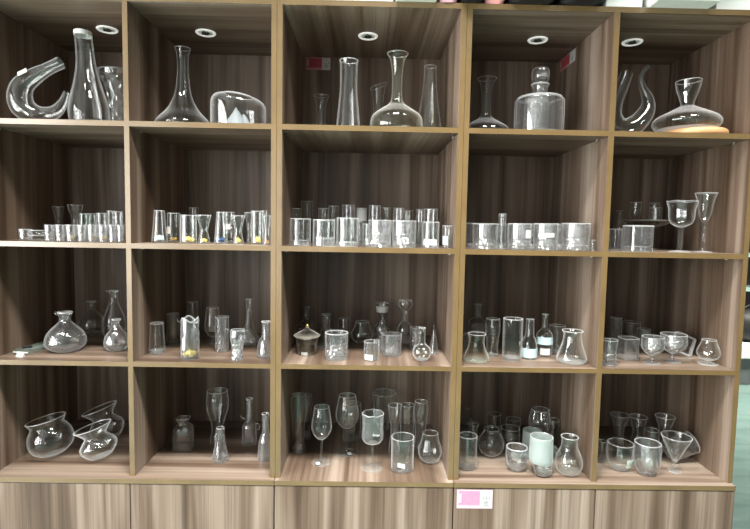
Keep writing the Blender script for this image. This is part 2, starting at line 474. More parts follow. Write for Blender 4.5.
# ---------------------------------------------------------------- shelving
SHELVING = True
def shelving(label, x0, x1, divs, zrows, grain, lights, stickers, doors, seam_to):
    """one unit standing on the floor: base with doors, open bays above"""
    u = empty('shelving_unit', (x0, 0, 0)); tag(u, label, 'shelf')
    T = .0172; D = .498; ZT = zrows[0]; ZB = .6496
    mo = Vector((x0, 0, 0))
    def part(name, bm, mats, parent=u):
        bmesh.ops.translate(bm, vec=-mo, verts=bm.verts[:])
        return link(name, bm, mats, parent)
    part('top_panel', boxbm(x0, x1, 0, D+.012, ZT, ZT+.0175, front=1), [grain, 'edge'])
    for a, b in ((x0, x0+T), (x1-T, x1)):
        part('side_panel', boxbm(a, b, 0, D+.012, ZB, ZT, front=1), ['wood_z', 'edge'])
    part('back_panel', boxbm(x0+T, x1-T, D, D+.012, ZB, ZT), 'wood_z')
    cuts = [x0+T]
    for a, b in divs:
        part('divider_panel', boxbm(a, b, 0, D, ZB, ZT, front=1), ['wood_z', 'edge'])
        cuts += [a, b]
    cuts.append(x1-T)
    for a, b in zip(cuts[::2], cuts[1::2]):
        for zt, zb in zrows[1:]:
            s = part('shelf_board', boxbm(a, b, 0, D, zb, zt, front=1), [grain, 'edge'])
            for sx in (a+.004, b-.004):
                cm = bmesh.new(); bmesh.ops.create_cone(cm, cap_ends=True, segments=14, radius1=.006, radius2=.005, depth=.008, matrix=Matrix.Translation((sx, .075, zb-.003)))
                part('shelf_pin', cm, 'steel', s)
    # base: carcass, cap board, doors standing proud
    part('base_top', boxbm(x0+.0006, x1-.0006, -.0195, D+.012, .6331, ZB, front=1), [grain, 'edge'])
    part('base_carcass', boxbm(x0+.002, x1-.002, .001, D+.012, .10, .6331), 'gap')
    part('plinth', boxbm(x0+.002, x1-.002, .05, .066, 0, .10), 'wood_x')
    for a, b in doors:
        d = part('cabinet_door', boxbm(a+.0015, b-.0015, -.0175, .0005, .105, .6300, bev=.0012), 'wood_z')
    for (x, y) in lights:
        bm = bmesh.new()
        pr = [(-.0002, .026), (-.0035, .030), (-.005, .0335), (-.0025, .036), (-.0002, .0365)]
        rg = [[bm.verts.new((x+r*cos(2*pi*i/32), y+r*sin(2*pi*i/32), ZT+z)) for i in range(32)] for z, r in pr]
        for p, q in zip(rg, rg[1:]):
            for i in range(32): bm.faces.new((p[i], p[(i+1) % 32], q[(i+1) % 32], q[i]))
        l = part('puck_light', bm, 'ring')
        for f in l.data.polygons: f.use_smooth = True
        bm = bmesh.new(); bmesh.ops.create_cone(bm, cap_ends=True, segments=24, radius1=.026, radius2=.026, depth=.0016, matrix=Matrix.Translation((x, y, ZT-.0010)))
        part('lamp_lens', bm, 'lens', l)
        bm = bmesh.new()
        bmesh.ops.create_cone(bm, cap_ends=True, segments=24, radius1=.013, radius2=.015, depth=.004, matrix=Matrix.Translation((x, y, ZT-.0035)))
        for k in range(3):
            a = 2*pi*k/3+.4
            bmesh.ops.create_cube(bm, size=1, matrix=Matrix.Translation((x+.018*cos(a), y+.018*sin(a), ZT-.0022)) @ Matrix.Rotation(a, 4, 'Z') @ Matrix.Diagonal((.012, .004, .0016, 1)))
        part('lamp_bulb', bm, 'grille', l)
    for (org, ux, uz, w, h, dark) in stickers:
        org, ux, uz = Vector(org), Vector(ux), Vector(uz); nn = ux.cross(uz)
        def plate(u0, u1, v0, v1, d0, d1):
            bm = bmesh.new()
            vs = [bm.verts.new(org+ux*(w*a)+uz*(h*b)+nn*c) for c in (d0, d1) for a, b in ((u0, v0), (u1, v0), (u1, v1), (u0, v1))]
            for f in ((0, 3, 2, 1), (4, 5, 6, 7), (0, 1, 5, 4), (1, 2, 6, 5), (2, 3, 7, 6), (3, 0, 4, 7)): bm.faces.new([vs[i] for i in f])
            return bm
        st = part('notice_sticker', plate(0, 1, 0, 1, .0002, .0008), 'rosy' if dark else 'palepink')
        part('coloured_panel', plate(.05, .64, .19, .93, .0009, .0012), 'red' if dark else 'pink', st)
        part('pale_strip', plate(.05, .13, .3, .8, .0013, .0015), 'rosy' if dark else 'palepink', st)
        part('white_panel', plate(.66, .985, .03, .97, .0009, .0012), 'paper', st)
        bm = bmesh.new()
        def mark(u0, u1, v0, v1):
            b2 = plate(u0, u1, v0, v1, .0013, .0015); me = bpy.data.meshes.new('t'); b2.to_mesh(me); b2.free(); bm.from_mesh(me); bpy.data.meshes.remove(me)
        for k in range(3): mark(.70, .94, .86-.055*k, .885-.055*k)
        part('heading_print', bm, 'greyprint', st)
        bm = bmesh.new()
        for k in range(3):                      # three small upright figures
            c = .735+.09*k; mark(c-.006, c+.006, .52, .60); mark(c-.016, c+.016, .50, .53); mark(c-.009, c+.009, .605, .63)
        for k in range(4):
            mark(.74+.02*(k % 2), .90-.015*(k % 3), .40-.075*k, .425-.075*k)
        part('small_print', bm, 'ink', st)
    return u

# ---------------------------------------------------------------- glassware
def G(name, kind, x, y, z, H, R, label, cat, o):
    """one glass: mesh at its base, labels and coloured crystals as children"""
    mat = o.get('mat', 'glass')
    bm = vessel_bm(kind, H, R, o)
    if o.get('tilt'): tilt_bm(bm, o['tilt'], o.get('tax', 'Y'))
    if o.get('flip'):
        bmesh.ops.transform(bm, matrix=Matrix.Rotation(pi, 4, 'X'), verts=bm.verts[:])
        bmesh.ops.translate(bm, vec=(0, 0, -min(v.co.z for v in bm.verts)), verts=bm.verts[:])
    ob = link(name, bm, mat, None, (x, y, z), 14 if o.get('cut') else 34, (0, 0, o.get('rz', 0)))
    labels_on(ob, kind, H, R, o)
    if o.get('grit'):
        m_, hf = o['grit']; f = prof_radius(kind, H, R); b = o.get('base', .05)*H
        link('crystal_chips', grit_bm(min(f(b), f(b+hf*H))*.9-.0016, b, hf*H), m_, ob)
    if o.get('branch'):                          # two small twigs of glass at the mouth
        f = prof_radius(kind, H, R); zt = o['branch']*H; r = f(zt)
        for s, up in ((-1, .9), (1, .6)):
            pth = smooth_path([(s*r*.7, -r*.5, zt-.003, .0021), (s*(r+.003), -r*.6, zt+.002, .0019), (s*(r+.010), -r*.5, zt+.003+.007*up, .0013)], 5)
            link('glass_twig', sweep_bm(pth, None, 8), mat, ob, smooth=50)
    if o.get('knoblid'):
        kh, kr = o['knoblid']
        bmk = vessel_bm([(0, .3), (.1, .45), (.35, .95), (.6, 1), (.85, .75), (1, .15)], kh, kr, {'seg': 24}, True)
        link('stopper', bmk, mat, ob, (0, 0, H*1.002), 60)
    return finish(ob, label, cat, o)

def goblet(name, bowl, x, y, z, H, R, label, cat, o):
    """stemmed glass: bowl, stem, foot"""
    mat = o.get('mat', 'glass'); fs = o.get('stem', .45); fr = o.get('foot', .8)*R; st = o.get('style', 'plain')
    e = empty(name, (x, y, z), (o.get('tx', 0), o.get('ty', 0), o.get('rz', 0)))
    hs = H*fs; hb = H-hs
    bo = dict(o); bo.setdefault('base', .04)
    link('bowl', vessel_bm(bowl, hb, R, bo), mat, e, (0, 0, hs), 34)
    sr = o.get('sr', .004)
    if st == 'bead':
        n = 7; pr = [(0, 1.3)]
        for k in range(n): pr += [((k+.5)/n*.94+.03, 1.3), ((k+1)/n*.94+.03, .6)]
        pr[-1] = (1, 1.6)
        bm = vessel_bm(pr, hs-.003, sr, {'seg': 16}, True)
    elif st == 'short':
        bm = vessel_bm([(0, 1.5), (.25, 1), (.5, 1.25), (.75, 1), (1, 1.7)], hs-.003, sr, {'seg': 20}, True)
    else:
        bm = vessel_bm([(0, 2.2), (.06, 1.2), (.3, .95), (.8, .95), (.95, 1.3), (1, 2)], hs-.003, sr, {'seg': 18}, True)
    link('stem', bm, mat, e, (0, 0, .003), 50)
    link('foot', vessel_bm([(0, .97), (.15, 1), (.4, .98), (.7, .5), (1, .1)], .0052, fr, {'seg': 36}, True), mat, e, (0, 0, 0), 50)
    if o.get('foottag'):
        a, s = o['foottag']
        px, py = fr*.62*sin(a), -fr*.62*cos(a)
        bm = boxbm(-s*.5, s*.5, -s*.62, s*.62, 0, .0008)
        link('price_tag', bm, 'paper', e, (px, py, .0058), rot=(.09, 0, .35))
    return finish(e, label, cat, o)

M['rosypaper'] = principled('dull paper', (.50, .42, .38), .6)
M['greypaper'] = principled('grey paper', (.20, .205, .19), .6)
M['crystals'] = principled('clear chips', (.80, .82, .80), .12)

# ---------------------------------------------------------------- pieces that only some glasses have
def special_whiterim(ob, H, R):
    f = prof_radius('bottlevase', H, R); z0, z1 = .958*H, H+.0012
    bm = bmesh.new()
    pr = [(z0, f(z0)+.0004), (z0, f(z0)+.0016), (z1, f(H)+.0016), (z1, f(H)-.0034), (z1-.001, f(H)-.0034), (z1-.001, f(H)+.0004)]
    rg = [[bm.verts.new((-.05*z*z/H+r*cos(2*pi*k/36), r*sin(2*pi*k/36), z)) for k in range(36)] for z, r in pr]
    for a, b in zip(rg, rg[1:]+rg[:1]):
        for k in range(36): bm.faces.new((a[k], a[(k+1) % 36], b[(k+1) % 36], b[k]))
    link('white_rim', bm, 'rim', ob, smooth=40)['label'] = 'thick white rim'

def special_stopjar(ob, H, R):
    link('neck', vessel_bm([(0, 1.25), (.08, 1), (.8, 1), (1, 1.2)], .40*H, .30*R, {'wall': .004, 'base': .02, 'seg': 30}), 'crystal', ob, (0, 0, H*.99), 34)
    link('stopper', vessel_bm([(0, .62), (.3, .6), (.4, .7), (.5, 1.0), (.7, 1.08), (.9, 1), (.97, .8), (1, .4)], .64*H, .33*R, {'seg': 30}, True), 'crystal', ob, (0, 0, H*1.22), 34)
    link('inner_cup', vessel_bm([(0, .9), (.05, 1), (.9, 1), (1, .9)], .80*H, .5*R, {'seg': 54, 'cut': (9, .1, 0, 1), 'cutk': 5, 'wall': .006, 'base': .1}), 'crystal', ob, (-.12*R, 0, .105*H), 34)

def special_lidjar(ob, H, R):
    lid = link('lid', vessel_bm([(0, 1.16), (.04, 1.2), (.1, 1.18), (.5, .7), (.88, .22), (1, .16)], .45*H, R, {'wall': .0016, 'base': .001}, False), 'smoke', ob, (0, 0, H+.001), 40)
    link('knob', vessel_bm([(0, .4), (.1, .5), (.3, .9), (.6, 1), (.85, .7), (1, .1)], .015, .0075, {'seg': 20}, True), 'gold', lid, (0, 0, .45*H), 50)
    link('band', vessel_bm([(0, 1), (.5, 1.015), (1, 1)], .003, R*1.005, {'wall': .001, 'base': 0}), 'steel', ob, (0, 0, H-.004), 50)
    link('contents', vessel_bm([(0, .68), (.05, .75), (1, .90)], H*.55, R*.93, {'seg': 32}, True), 'olive', ob, (0, 0, .052*H), 40)

def special_capbottle(ob, H, R):
    link('bottle_cap', vessel_bm([(0, .95), (.1, 1), (.85, 1), (1, .85)], .014, R*.48, {'seg': 24, 'ribs': (24, .03, 0, 1)}, True), 'greypaper', ob, (0, 0, H+.0006), 40)

def special_flower(ob, H, R):
    bm = bmesh.new()
    for k in range(6):
        a = 2*pi*k/6
        bmesh.ops.create_icosphere(bm, subdivisions=2, radius=1, matrix=Matrix.Translation((.006*cos(a), 0, .006*sin(a))) @ Matrix.Rotation(-a, 4, 'Y') @ Matrix.Diagonal((.0055, .0022, .0035, 1)))
    bmesh.ops.create_icosphere(bm, subdivisions=2, radius=.0032)
    link('glass_flower', bm, 'snow', ob, (R*.55, -R*.98-.001, H*.72), 60)

def special_loop(ob, H, R):
    pth = [(R*.78+.009+.0095*cos(a), -.004, H*.38+.013*sin(a), .0022) for a in [radians(-150+300*k/16) for k in range(17)]]
    link('side_loop', sweep_bm(pth, None, 10), 'crystal', ob, smooth=60)
    link('side_twig', sweep_bm(smooth_path([(-R*.6, 0, H*.55, .003), (-R*1.05, 0, H*.57, .0026), (-R*1.2, 0, H*.62, .002)], 4), None, 10), 'crystal', ob, smooth=60)

def special_tagin(ob, H, R):
    link('price_tag', boxbm(-.014, .014, -.008, .008, 0, .001), 'paper', ob, (-.004, -.006, H*.05+.0075), rot=(.75, .3, .15))

def special_spout(ob, H, R):
    link('spout', sweep_bm(smooth_path([(-R*.80, 0, H*.50, .010), (-R*1.02, 0, H*.62, .008), (-R*1.12, 0, H*.70, .006), (-R*1.2, 0, H*.74, .0055)], 4), .0015, 18), 'glass', ob, smooth=60)


special_whiterim(G('carafe', 'bottlevase', -0.9978, 0.1650, 1.8371, 0.3334, 0.0652, 'tall clear leaning carafe with a thick white rim, far left bay, top shelf', 'carafe', {'lean': -0.05, 'wall': 0.003, 'base': 0.05}), 0.3334, 0.0652)
G('crystal_vase', 'leafvase', -0.9701, 0.3100, 1.8371, 0.2397, 0.0629, 'flared cut-crystal vase half hidden by the upright, far left bay, top shelf', 'vase', {'mat': 'crystal', 'cut': (9, 0.16, 0.05, 0.9), 'cutk': 4, 'wall': 0.004, 'base': 0.1, 'seg': 54})
G('decanter', 'slopedec', -0.6649, 0.1600, 1.8371, 0.2824, 0.0952, 'slim-necked wide-bottomed decanter left of the dome bowl, second bay from left, top shelf', 'decanter', {'wall': 0.002})
G('dome_bowl', 'dome', -0.4674, 0.1500, 1.8371, 0.1227, 0.0951, 'clear dome-shaped bowl with sloping open top, second bay from left, top shelf', 'bowl', {'slant': -0.13, 'wall': 0.0024, 'base': 0.03})
G('bud_vase', 'bud', -0.1916, 0.3000, 1.8371, 0.1656, 0.0363, 'short clear bud vase with flared mouth, leftmost glass on top shelf of middle bay', 'vase', {})
G('carafe', 'carafe', -0.0790, 0.1000, 1.8371, 0.2338, 0.0411, 'straight tall cylinder carafe with flared foot, top shelf of middle bay', 'carafe', {'wall': 0.0028, 'base': 0.05})
G('glass_pitcher', 'bud', 0.0269, 0.3800, 1.8371, 0.2276, 0.0418, 'small pitcher with slanted lip behind the round decanter, top shelf of middle bay', 'pitcher', {'slant': 0.35})
G('decanter', 'widedecanter', 0.0889, 0.1400, 1.8371, 0.2737, 0.0929, 'large round-bellied decanter with trumpet mouth, pale olive, top shelf of middle bay', 'decanter', {'mat': 'olive', 'wall': 0.0026, 'base': 0.04})
G('tall_vase', 'slimvase', 0.2207, 0.2900, 1.8371, 0.2793, 0.0551, 'tall narrow-necked tapering vase, rightmost on top shelf of middle bay', 'vase', {'wall': 0.0026, 'lean': 0.0})
G('decanter', 'widedecanter', 0.4323, 0.2700, 1.8371, 0.2342, 0.0905, 'small dark decanter beside the stoppered jar, second bay from right, top shelf', 'decanter', {'wall': 0.002})
special_stopjar(G('jar_decanter', 'cylinderdec', 0.5883, 0.1300, 1.8371, 0.1265, 0.0842, 'wide cylindrical crystal jar with a tall ball stopper, second bay from right, top shelf', 'jar', {'mat': 'crystal', 'wall': 0.006, 'base': 0.1}), 0.1265, 0.0842)
G('decanter', 'squatdecanter', 1.1020, 0.1180, 1.8608, 0.1729, 0.1082, 'flared-mouth decanter resting on a round wooden coaster, far right bay, top shelf', 'decanter', {'wall': 0.0022, 'slant': 0.05})
G('shot_glass', 'shot', -1.1583, 0.0500, 1.4417, 0.0373, 0.0194, 'thick-bottomed shot glass, leftmost glass on second shelf of far left bay', 'glass', {'base': 0.25, 'grp': 'small glasses on the second shelf of the far left bay', 'mat': 'crystal'})
G('shot_glass', 'shot', -1.0761, 0.0500, 1.4417, 0.0529, 0.0162, 'clear shot tumbler right beside the stacked low dishes, far left bay', 'glass', {'base': 0.16, 'grp': 'small glasses on the second shelf of the far left bay', 'cut': (8, 0.08, 0.05, 0.6), 'mat': 'crystal'})
G('shot_glass', 'shot', -1.0430, 0.0550, 1.4417, 0.0535, 0.0162, 'clear shot tumbler below the narrow flared vase, front row, far left bay', 'glass', {'base': 0.16, 'grp': 'small glasses on the second shelf of the far left bay', 'cut': (8, 0.08, 0.05, 0.6), 'mat': 'crystal'})
G('shot_glass', 'shot', -1.0041, 0.0500, 1.4417, 0.0542, 0.0162, 'pale-yellow-footed shot tumbler, third in front row of far left bay', 'glass', {'base': 0.16, 'grp': 'small glasses on the second shelf of the far left bay', 'cut': (8, 0.08, 0.05, 0.6), 'mat': 'crystal', 'grit': ('yellow', 0.22)})
G('shot_glass', 'shot', -0.9700, 0.0550, 1.4417, 0.0549, 0.0162, 'clear shot tumbler, fourth in front row of second shelf, far left bay', 'glass', {'base': 0.16, 'grp': 'small glasses on the second shelf of the far left bay', 'cut': (8, 0.08, 0.05, 0.6), 'mat': 'crystal'})
G('shot_glass', 'shot', -0.9320, 0.0500, 1.4417, 0.0556, 0.0162, 'brown-footed shot tumbler in front row, far left bay', 'glass', {'base': 0.16, 'grp': 'small glasses on the second shelf of the far left bay', 'cut': (8, 0.08, 0.05, 0.6), 'mat': 'crystal', 'grit': ('brown', 0.22)})
G('shot_glass', 'shot', -0.8994, 0.0550, 1.4417, 0.0562, 0.0163, 'yellow-flecked shot tumbler in front row, far left bay', 'glass', {'base': 0.16, 'grp': 'small glasses on the second shelf of the far left bay', 'cut': (8, 0.08, 0.05, 0.6), 'mat': 'crystal', 'grit': ('yellow', 0.22)})
G('shot_glass', 'shot', -0.8649, 0.0500, 1.4417, 0.0568, 0.0125, 'violet-footed shot tumbler, second from upright in front row, far left bay', 'glass', {'base': 0.16, 'grp': 'small glasses on the second shelf of the far left bay', 'cut': (8, 0.08, 0.05, 0.6), 'mat': 'crystal', 'grit': ('violet', 0.22)})
G('shot_glass', 'shot', -0.8405, 0.0550, 1.4417, 0.0573, 0.0125, 'clear shot tumbler hard against the upright, front row, far left bay', 'glass', {'base': 0.16, 'grp': 'small glasses on the second shelf of the far left bay', 'cut': (8, 0.08, 0.05, 0.6), 'mat': 'crystal'})
G('flared_vase', 'flarevase', -1.1980, 0.3000, 1.4417, 0.1218, 0.0202, 'small flared vase with hourglass waist, left of the wider flared vase, far left bay', 'vase', {'grp': 'small glasses on the second shelf of the far left bay'})
G('flared_vase', 'flarevase', -1.1031, 0.2500, 1.4417, 0.1279, 0.0263, 'wider flared vase standing behind the shot tumblers, far left bay', 'vase', {'grp': 'small glasses on the second shelf of the far left bay'})
G('tall_tumbler', 'tube', -1.0229, 0.1600, 1.4417, 0.0946, 0.0152, 'greenish slim tall tumbler behind the shot tumblers, far left bay', 'glass', {'grp': 'small glasses on the second shelf of the far left bay', 'base': 0.08, 'mat': 'green'})
G('tall_tumbler', 'tube', -1.0142, 0.2000, 1.4417, 0.0958, 0.0156, 'tall tumbler with bright edges, second tall one behind shot tumblers, far left bay', 'glass', {'grp': 'small glasses on the second shelf of the far left bay', 'base': 0.08, 'mat': 'glass'})
G('tall_tumbler', 'tube', -0.9587, 0.1600, 1.4417, 0.0973, 0.0188, 'tall wide tumbler, third tall one behind shot tumblers, far left bay', 'glass', {'grp': 'small glasses on the second shelf of the far left bay', 'base': 0.08, 'mat': 'glass'})
G('tall_tumbler', 'tube', -0.9467, 0.2000, 1.4417, 0.1080, 0.0137, 'narrow tall tumbler, fourth behind the shot tumblers, far left bay', 'glass', {'grp': 'small glasses on the second shelf of the far left bay', 'base': 0.08, 'mat': 'glass'})
G('tall_tumbler', 'tube', -0.8998, 0.1600, 1.4417, 0.1041, 0.0153, 'tall tumbler nearest the upright behind shot tumblers, far left bay', 'glass', {'grp': 'small glasses on the second shelf of the far left bay', 'base': 0.08, 'mat': 'glass'})
G('tumbler', 'taper2', -0.7104, 0.0550, 1.4417, 0.1078, 0.0254, 'tapering tall glass with pale blue base, leftmost on second shelf, second bay from left', 'glass', {'grp': 'glasses with coloured crystals on the second shelf, second bay from left', 'grit': ('ice', 0.2), 'base': 0.07, 'wall': 0.0018})
G('tumbler', 'tube', -0.6804, 0.1000, 1.4417, 0.1012, 0.0209, 'dim tall glass with amber base and paper label, second from left', 'glass', {'grp': 'glasses with coloured crystals on the second shelf, second bay from left', 'grit': ('brown', 0.13), 'base': 0.07, 'lab': [(0.3, 0.55, -40, 70, 'rosypaper')]})
G('tumbler', 'tube', -0.6126, 0.0550, 1.4417, 0.0945, 0.0271, 'wide straight glass with white and yellow crystals, left of its curved twin', 'glass', {'grp': 'glasses with coloured crystals on the second shelf, second bay from left', 'grit': ('yellow', 0.23), 'base': 0.05})
G('tumbler', 'hourglass', -0.5619, 0.0600, 1.4417, 0.0956, 0.0238, 'slightly waisted glass with yellow crystals, right of the wide straight one', 'glass', {'grp': 'glasses with coloured crystals on the second shelf, second bay from left', 'grit': ('yellow', 0.2), 'base': 0.05})
G('tall_tumbler', 'tube', -0.6607, 0.2500, 1.4417, 0.1262, 0.0170, 'slim tall glass peeking up behind the two yellow-crystal glasses', 'glass', {'grp': 'glasses with coloured crystals on the second shelf, second bay from left'})
G('tumbler', 'taper2', -0.5043, 0.0600, 1.4417, 0.1068, 0.0221, 'tapering glass with dark blue crystal base, second bay from left', 'glass', {'grp': 'glasses with coloured crystals on the second shelf, second bay from left', 'grit': ('blue', 0.2), 'base': 0.05})
G('tall_tumbler', 'tube', -0.5046, 0.1600, 1.4417, 0.1097, 0.0198, 'tall glass with white label behind the blue-based glass', 'glass', {'grp': 'glasses with coloured crystals on the second shelf, second bay from left', 'lab': [(0.45, 0.62, -15, 90, 'paper')]})
G('tumbler', 'hourglass', -0.4456, 0.0600, 1.4417, 0.0960, 0.0221, 'waisted glass with yellow crystals right of the blue-based glass', 'glass', {'grp': 'glasses with coloured crystals on the second shelf, second bay from left', 'grit': ('yellow', 0.22), 'base': 0.05})
G('flared_vase', 'flarevase', -0.4263, 0.1400, 1.4417, 0.1088, 0.0178, 'narrow curved tall glass between two yellow-crystal glasses', 'vase', {'grp': 'glasses with coloured crystals on the second shelf, second bay from left'})
G('tumbler', 'tube', -0.3832, 0.0650, 1.4417, 0.1126, 0.0196, 'tall glass with bright yellow crystals, second from right-hand upright', 'glass', {'grp': 'glasses with coloured crystals on the second shelf, second bay from left', 'grit': ('yellow', 0.23), 'base': 0.05})
G('tumbler', 'hourglass', -0.3471, 0.0550, 1.4417, 0.0978, 0.0170, 'glass with orange crystals beside the right-hand upright', 'glass', {'grp': 'glasses with coloured crystals on the second shelf, second bay from left', 'grit': ('orange', 0.22), 'base': 0.05})
G('tall_tumbler', 'tube', -0.3853, 0.2000, 1.4417, 0.1185, 0.0147, 'slim tall glass behind the orange-crystal glass', 'glass', {'grp': 'glasses with coloured crystals on the second shelf, second bay from left'})
G('tumbler', 'straight', -0.2335, 0.0550, 1.4417, 0.0887, 0.0349, 'plain thick-based tumbler, leftmost in front row, second shelf, middle bay', 'glass', {'grp': 'tumblers on the second shelf of the middle bay', 'wall': 0.0022, 'base': 0.2})
G('tumbler', 'straight', -0.1537, 0.0560, 1.4417, 0.0868, 0.0375, 'wavy-based tumbler, second in front row, second shelf, middle bay', 'glass', {'grp': 'tumblers on the second shelf of the middle bay', 'wall': 0.0022, 'base': 0.3, 'ribs': (9, 0.025, 0, 0.35)})
G('tumbler', 'straight', -0.0738, 0.0560, 1.4417, 0.0941, 0.0375, 'bright plain tumbler left of dark gap, third in front row, second shelf, middle bay', 'glass', {'grp': 'tumblers on the second shelf of the middle bay', 'wall': 0.0022, 'base': 0.16})
G('tumbler', 'straight', -0.0004, 0.1050, 1.4417, 0.0757, 0.0210, 'small low tumbler half behind the cut tumblers, right of the dark gap', 'glass', {'grp': 'tumblers on the second shelf of the middle bay', 'wall': 0.0022, 'base': 0.3})
G('tumbler', 'straight', 0.0370, 0.0580, 1.4417, 0.0887, 0.0393, 'diamond-cut crystal tumbler, left one of the touching pair, front row, second shelf, middle bay', 'glass', {'grp': 'tumblers on the second shelf of the middle bay', 'wall': 0.0022, 'base': 0.2, 'mat': 'crystal', 'cut': (12, 0.07, 0.05, 0.55), 'cutk': 7, 'seg': 60})
G('tumbler', 'straight', 0.1190, 0.0580, 1.4417, 0.0885, 0.0410, 'diamond-cut crystal tumbler, right one of the touching pair, front row, second shelf, middle bay', 'glass', {'grp': 'tumblers on the second shelf of the middle bay', 'wall': 0.0022, 'base': 0.2, 'mat': 'crystal', 'cut': (14, 0.07, 0.05, 0.55), 'cutk': 7, 'seg': 60})
G('tumbler', 'straight', 0.2095, 0.0560, 1.4417, 0.0861, 0.0290, 'tumbler with white paper strip at its base, front row, second shelf, middle bay', 'glass', {'grp': 'tumblers on the second shelf of the middle bay', 'wall': 0.0022, 'base': 0.1, 'lab': [(0.12, 0.34, -8, 95, 'paper')]})
G('tumbler', 'straight', 0.2662, 0.0570, 1.4417, 0.0742, 0.0162, 'narrow tumbler with pale blue label beside the right upright, second shelf', 'glass', {'grp': 'tumblers on the second shelf of the middle bay', 'wall': 0.0022, 'base': 0.08, 'lab': [(0.15, 0.55, -30, 70, 'paper_blue')]})
G('highball_glass', 'tube', -0.2678, 0.2000, 1.4417, 0.1280, 0.0175, 'dim slim highball, leftmost in back row, second shelf, middle bay', 'glass', {'grp': 'highballs in the back row of the middle bay', 'base': 0.05})
G('highball_glass', 'tube', -0.2452, 0.3300, 1.4417, 0.1623, 0.0236, 'tallest dim highball, second from left in back row, second shelf, middle bay', 'glass', {'grp': 'highballs in the back row of the middle bay', 'base': 0.05})
G('highball_glass', 'tube', -0.1686, 0.2000, 1.4417, 0.1306, 0.0203, 'highball behind the leftmost gap, third in back row, second shelf, middle bay', 'glass', {'grp': 'highballs in the back row of the middle bay', 'base': 0.05})
G('highball_glass', 'tube', -0.1382, 0.2800, 1.4417, 0.1436, 0.0211, 'highball with broken reflections, fourth in back row, second shelf, middle bay', 'glass', {'grp': 'highballs in the back row of the middle bay', 'base': 0.05})
G('highball_glass', 'tube', -0.0766, 0.2000, 1.4417, 0.1444, 0.0240, 'highball behind the brightest plain tumbler, fifth in back row, second shelf, middle bay', 'glass', {'grp': 'highballs in the back row of the middle bay', 'base': 0.05})
G('highball_glass', 'tube', 0.0192, 0.2000, 1.4417, 0.1444, 0.0221, 'sharp-edged highball right of the papered glass, seventh in back row, second shelf, middle bay', 'glass', {'grp': 'highballs in the back row of the middle bay', 'base': 0.05})
G('highball_glass', 'tube', 0.0650, 0.3000, 1.4417, 0.1417, 0.0175, 'faint highball behind the left diamond-cut tumbler, eighth in back row, second shelf, middle bay', 'glass', {'grp': 'highballs in the back row of the middle bay', 'base': 0.05})
G('highball_glass', 'tube', 0.1084, 0.2100, 1.4417, 0.1373, 0.0204, 'highball behind the diamond-cut pair, ninth in back row, second shelf, middle bay', 'glass', {'grp': 'highballs in the back row of the middle bay', 'base': 0.05})
G('highball_glass', 'tube', 0.1479, 0.2900, 1.4417, 0.1313, 0.0203, 'shorter highball behind the right diamond-cut tumbler, tenth in back row, second shelf, middle bay', 'glass', {'grp': 'highballs in the back row of the middle bay', 'base': 0.05})
G('highball_glass', 'tube', 0.1893, 0.2200, 1.4417, 0.1343, 0.0168, 'slim highball with grey edge, second from right in back row, second shelf, middle bay', 'glass', {'grp': 'highballs in the back row of the middle bay', 'base': 0.05})
G('highball_glass', 'tube', 0.2249, 0.1900, 1.4417, 0.1358, 0.0257, 'wide highball behind the white-strip tumbler, rightmost in back row, second shelf, middle bay', 'glass', {'grp': 'highballs in the back row of the middle bay', 'base': 0.05})
G('highball_glass', 'tube', -0.0286, 0.2000, 1.4417, 0.1343, 0.0194, 'highball with grey paper label, sixth in back row, second shelf, middle bay', 'glass', {'grp': 'highballs in the back row of the middle bay', 'base': 0.05, 'lab': [(0.66, 0.98, 0, 150, 'greypaper')]})
G('tumbler', 'straight', 0.3961, 0.0560, 1.4417, 0.0834, 0.0427, 'heavy cut tumbler, leftmost in front row of second shelf, second bay from right', 'glass', {'grp': 'low tumblers on the second shelf, second bay from right', 'base': 0.18, 'mat': 'crystal', 'seg': 54, 'wall': 0.0024, 'cutk': 6, 'cut': (12, 0.06, 0.05, 0.45)})
G('tumbler', 'straight', 0.5151, 0.0580, 1.4417, 0.0856, 0.0394, 'heavy tumbler with round white label, front row, second shelf, second bay from right', 'glass', {'grp': 'low tumblers on the second shelf, second bay from right', 'base': 0.18, 'mat': 'crystal', 'seg': 54, 'wall': 0.0024, 'cutk': 6, 'cut': (11, 0.06, 0.05, 0.4), 'lab': [(0.45, 0.78, 32, 38, 'paper')]})
G('tumbler', 'straight', 0.6045, 0.0580, 1.4417, 0.0873, 0.0411, 'heavy tumbler with wide white label, front row, second shelf, second bay from right', 'glass', {'grp': 'low tumblers on the second shelf, second bay from right', 'base': 0.18, 'mat': 'crystal', 'seg': 54, 'wall': 0.0024, 'cutk': 6, 'cut': (11, 0.06, 0.05, 0.42), 'lab': [(0.5, 0.66, -15, 75, 'paper')]})
G('tumbler', 'straight', 0.7086, 0.0600, 1.4417, 0.0902, 0.0464, 'heavy cut tumbler, rightmost in front row of second shelf, second bay from right', 'glass', {'grp': 'low tumblers on the second shelf, second bay from right', 'base': 0.18, 'mat': 'crystal', 'seg': 54, 'wall': 0.0024, 'cutk': 6, 'cut': (13, 0.07, 0.05, 0.5)})
G('tumbler', 'straight', 0.3671, 0.1600, 1.4417, 0.0863, 0.0172, 'dim low tumbler beside the left upright behind front tumblers, second bay from right', 'glass', {'grp': 'low tumblers on the second shelf, second bay from right', 'base': 0.16})
G('tumbler', 'straight', 0.4779, 0.1600, 1.4417, 0.0848, 0.0236, 'low tumbler in the first gap behind front tumblers, second bay from right', 'glass', {'grp': 'low tumblers on the second shelf, second bay from right', 'base': 0.16})
G('tumbler', 'straight', 0.5958, 0.1700, 1.4417, 0.0852, 0.0292, 'low tumbler seen in the second gap behind front tumblers, second bay from right', 'glass', {'grp': 'low tumblers on the second shelf, second bay from right', 'base': 0.16})
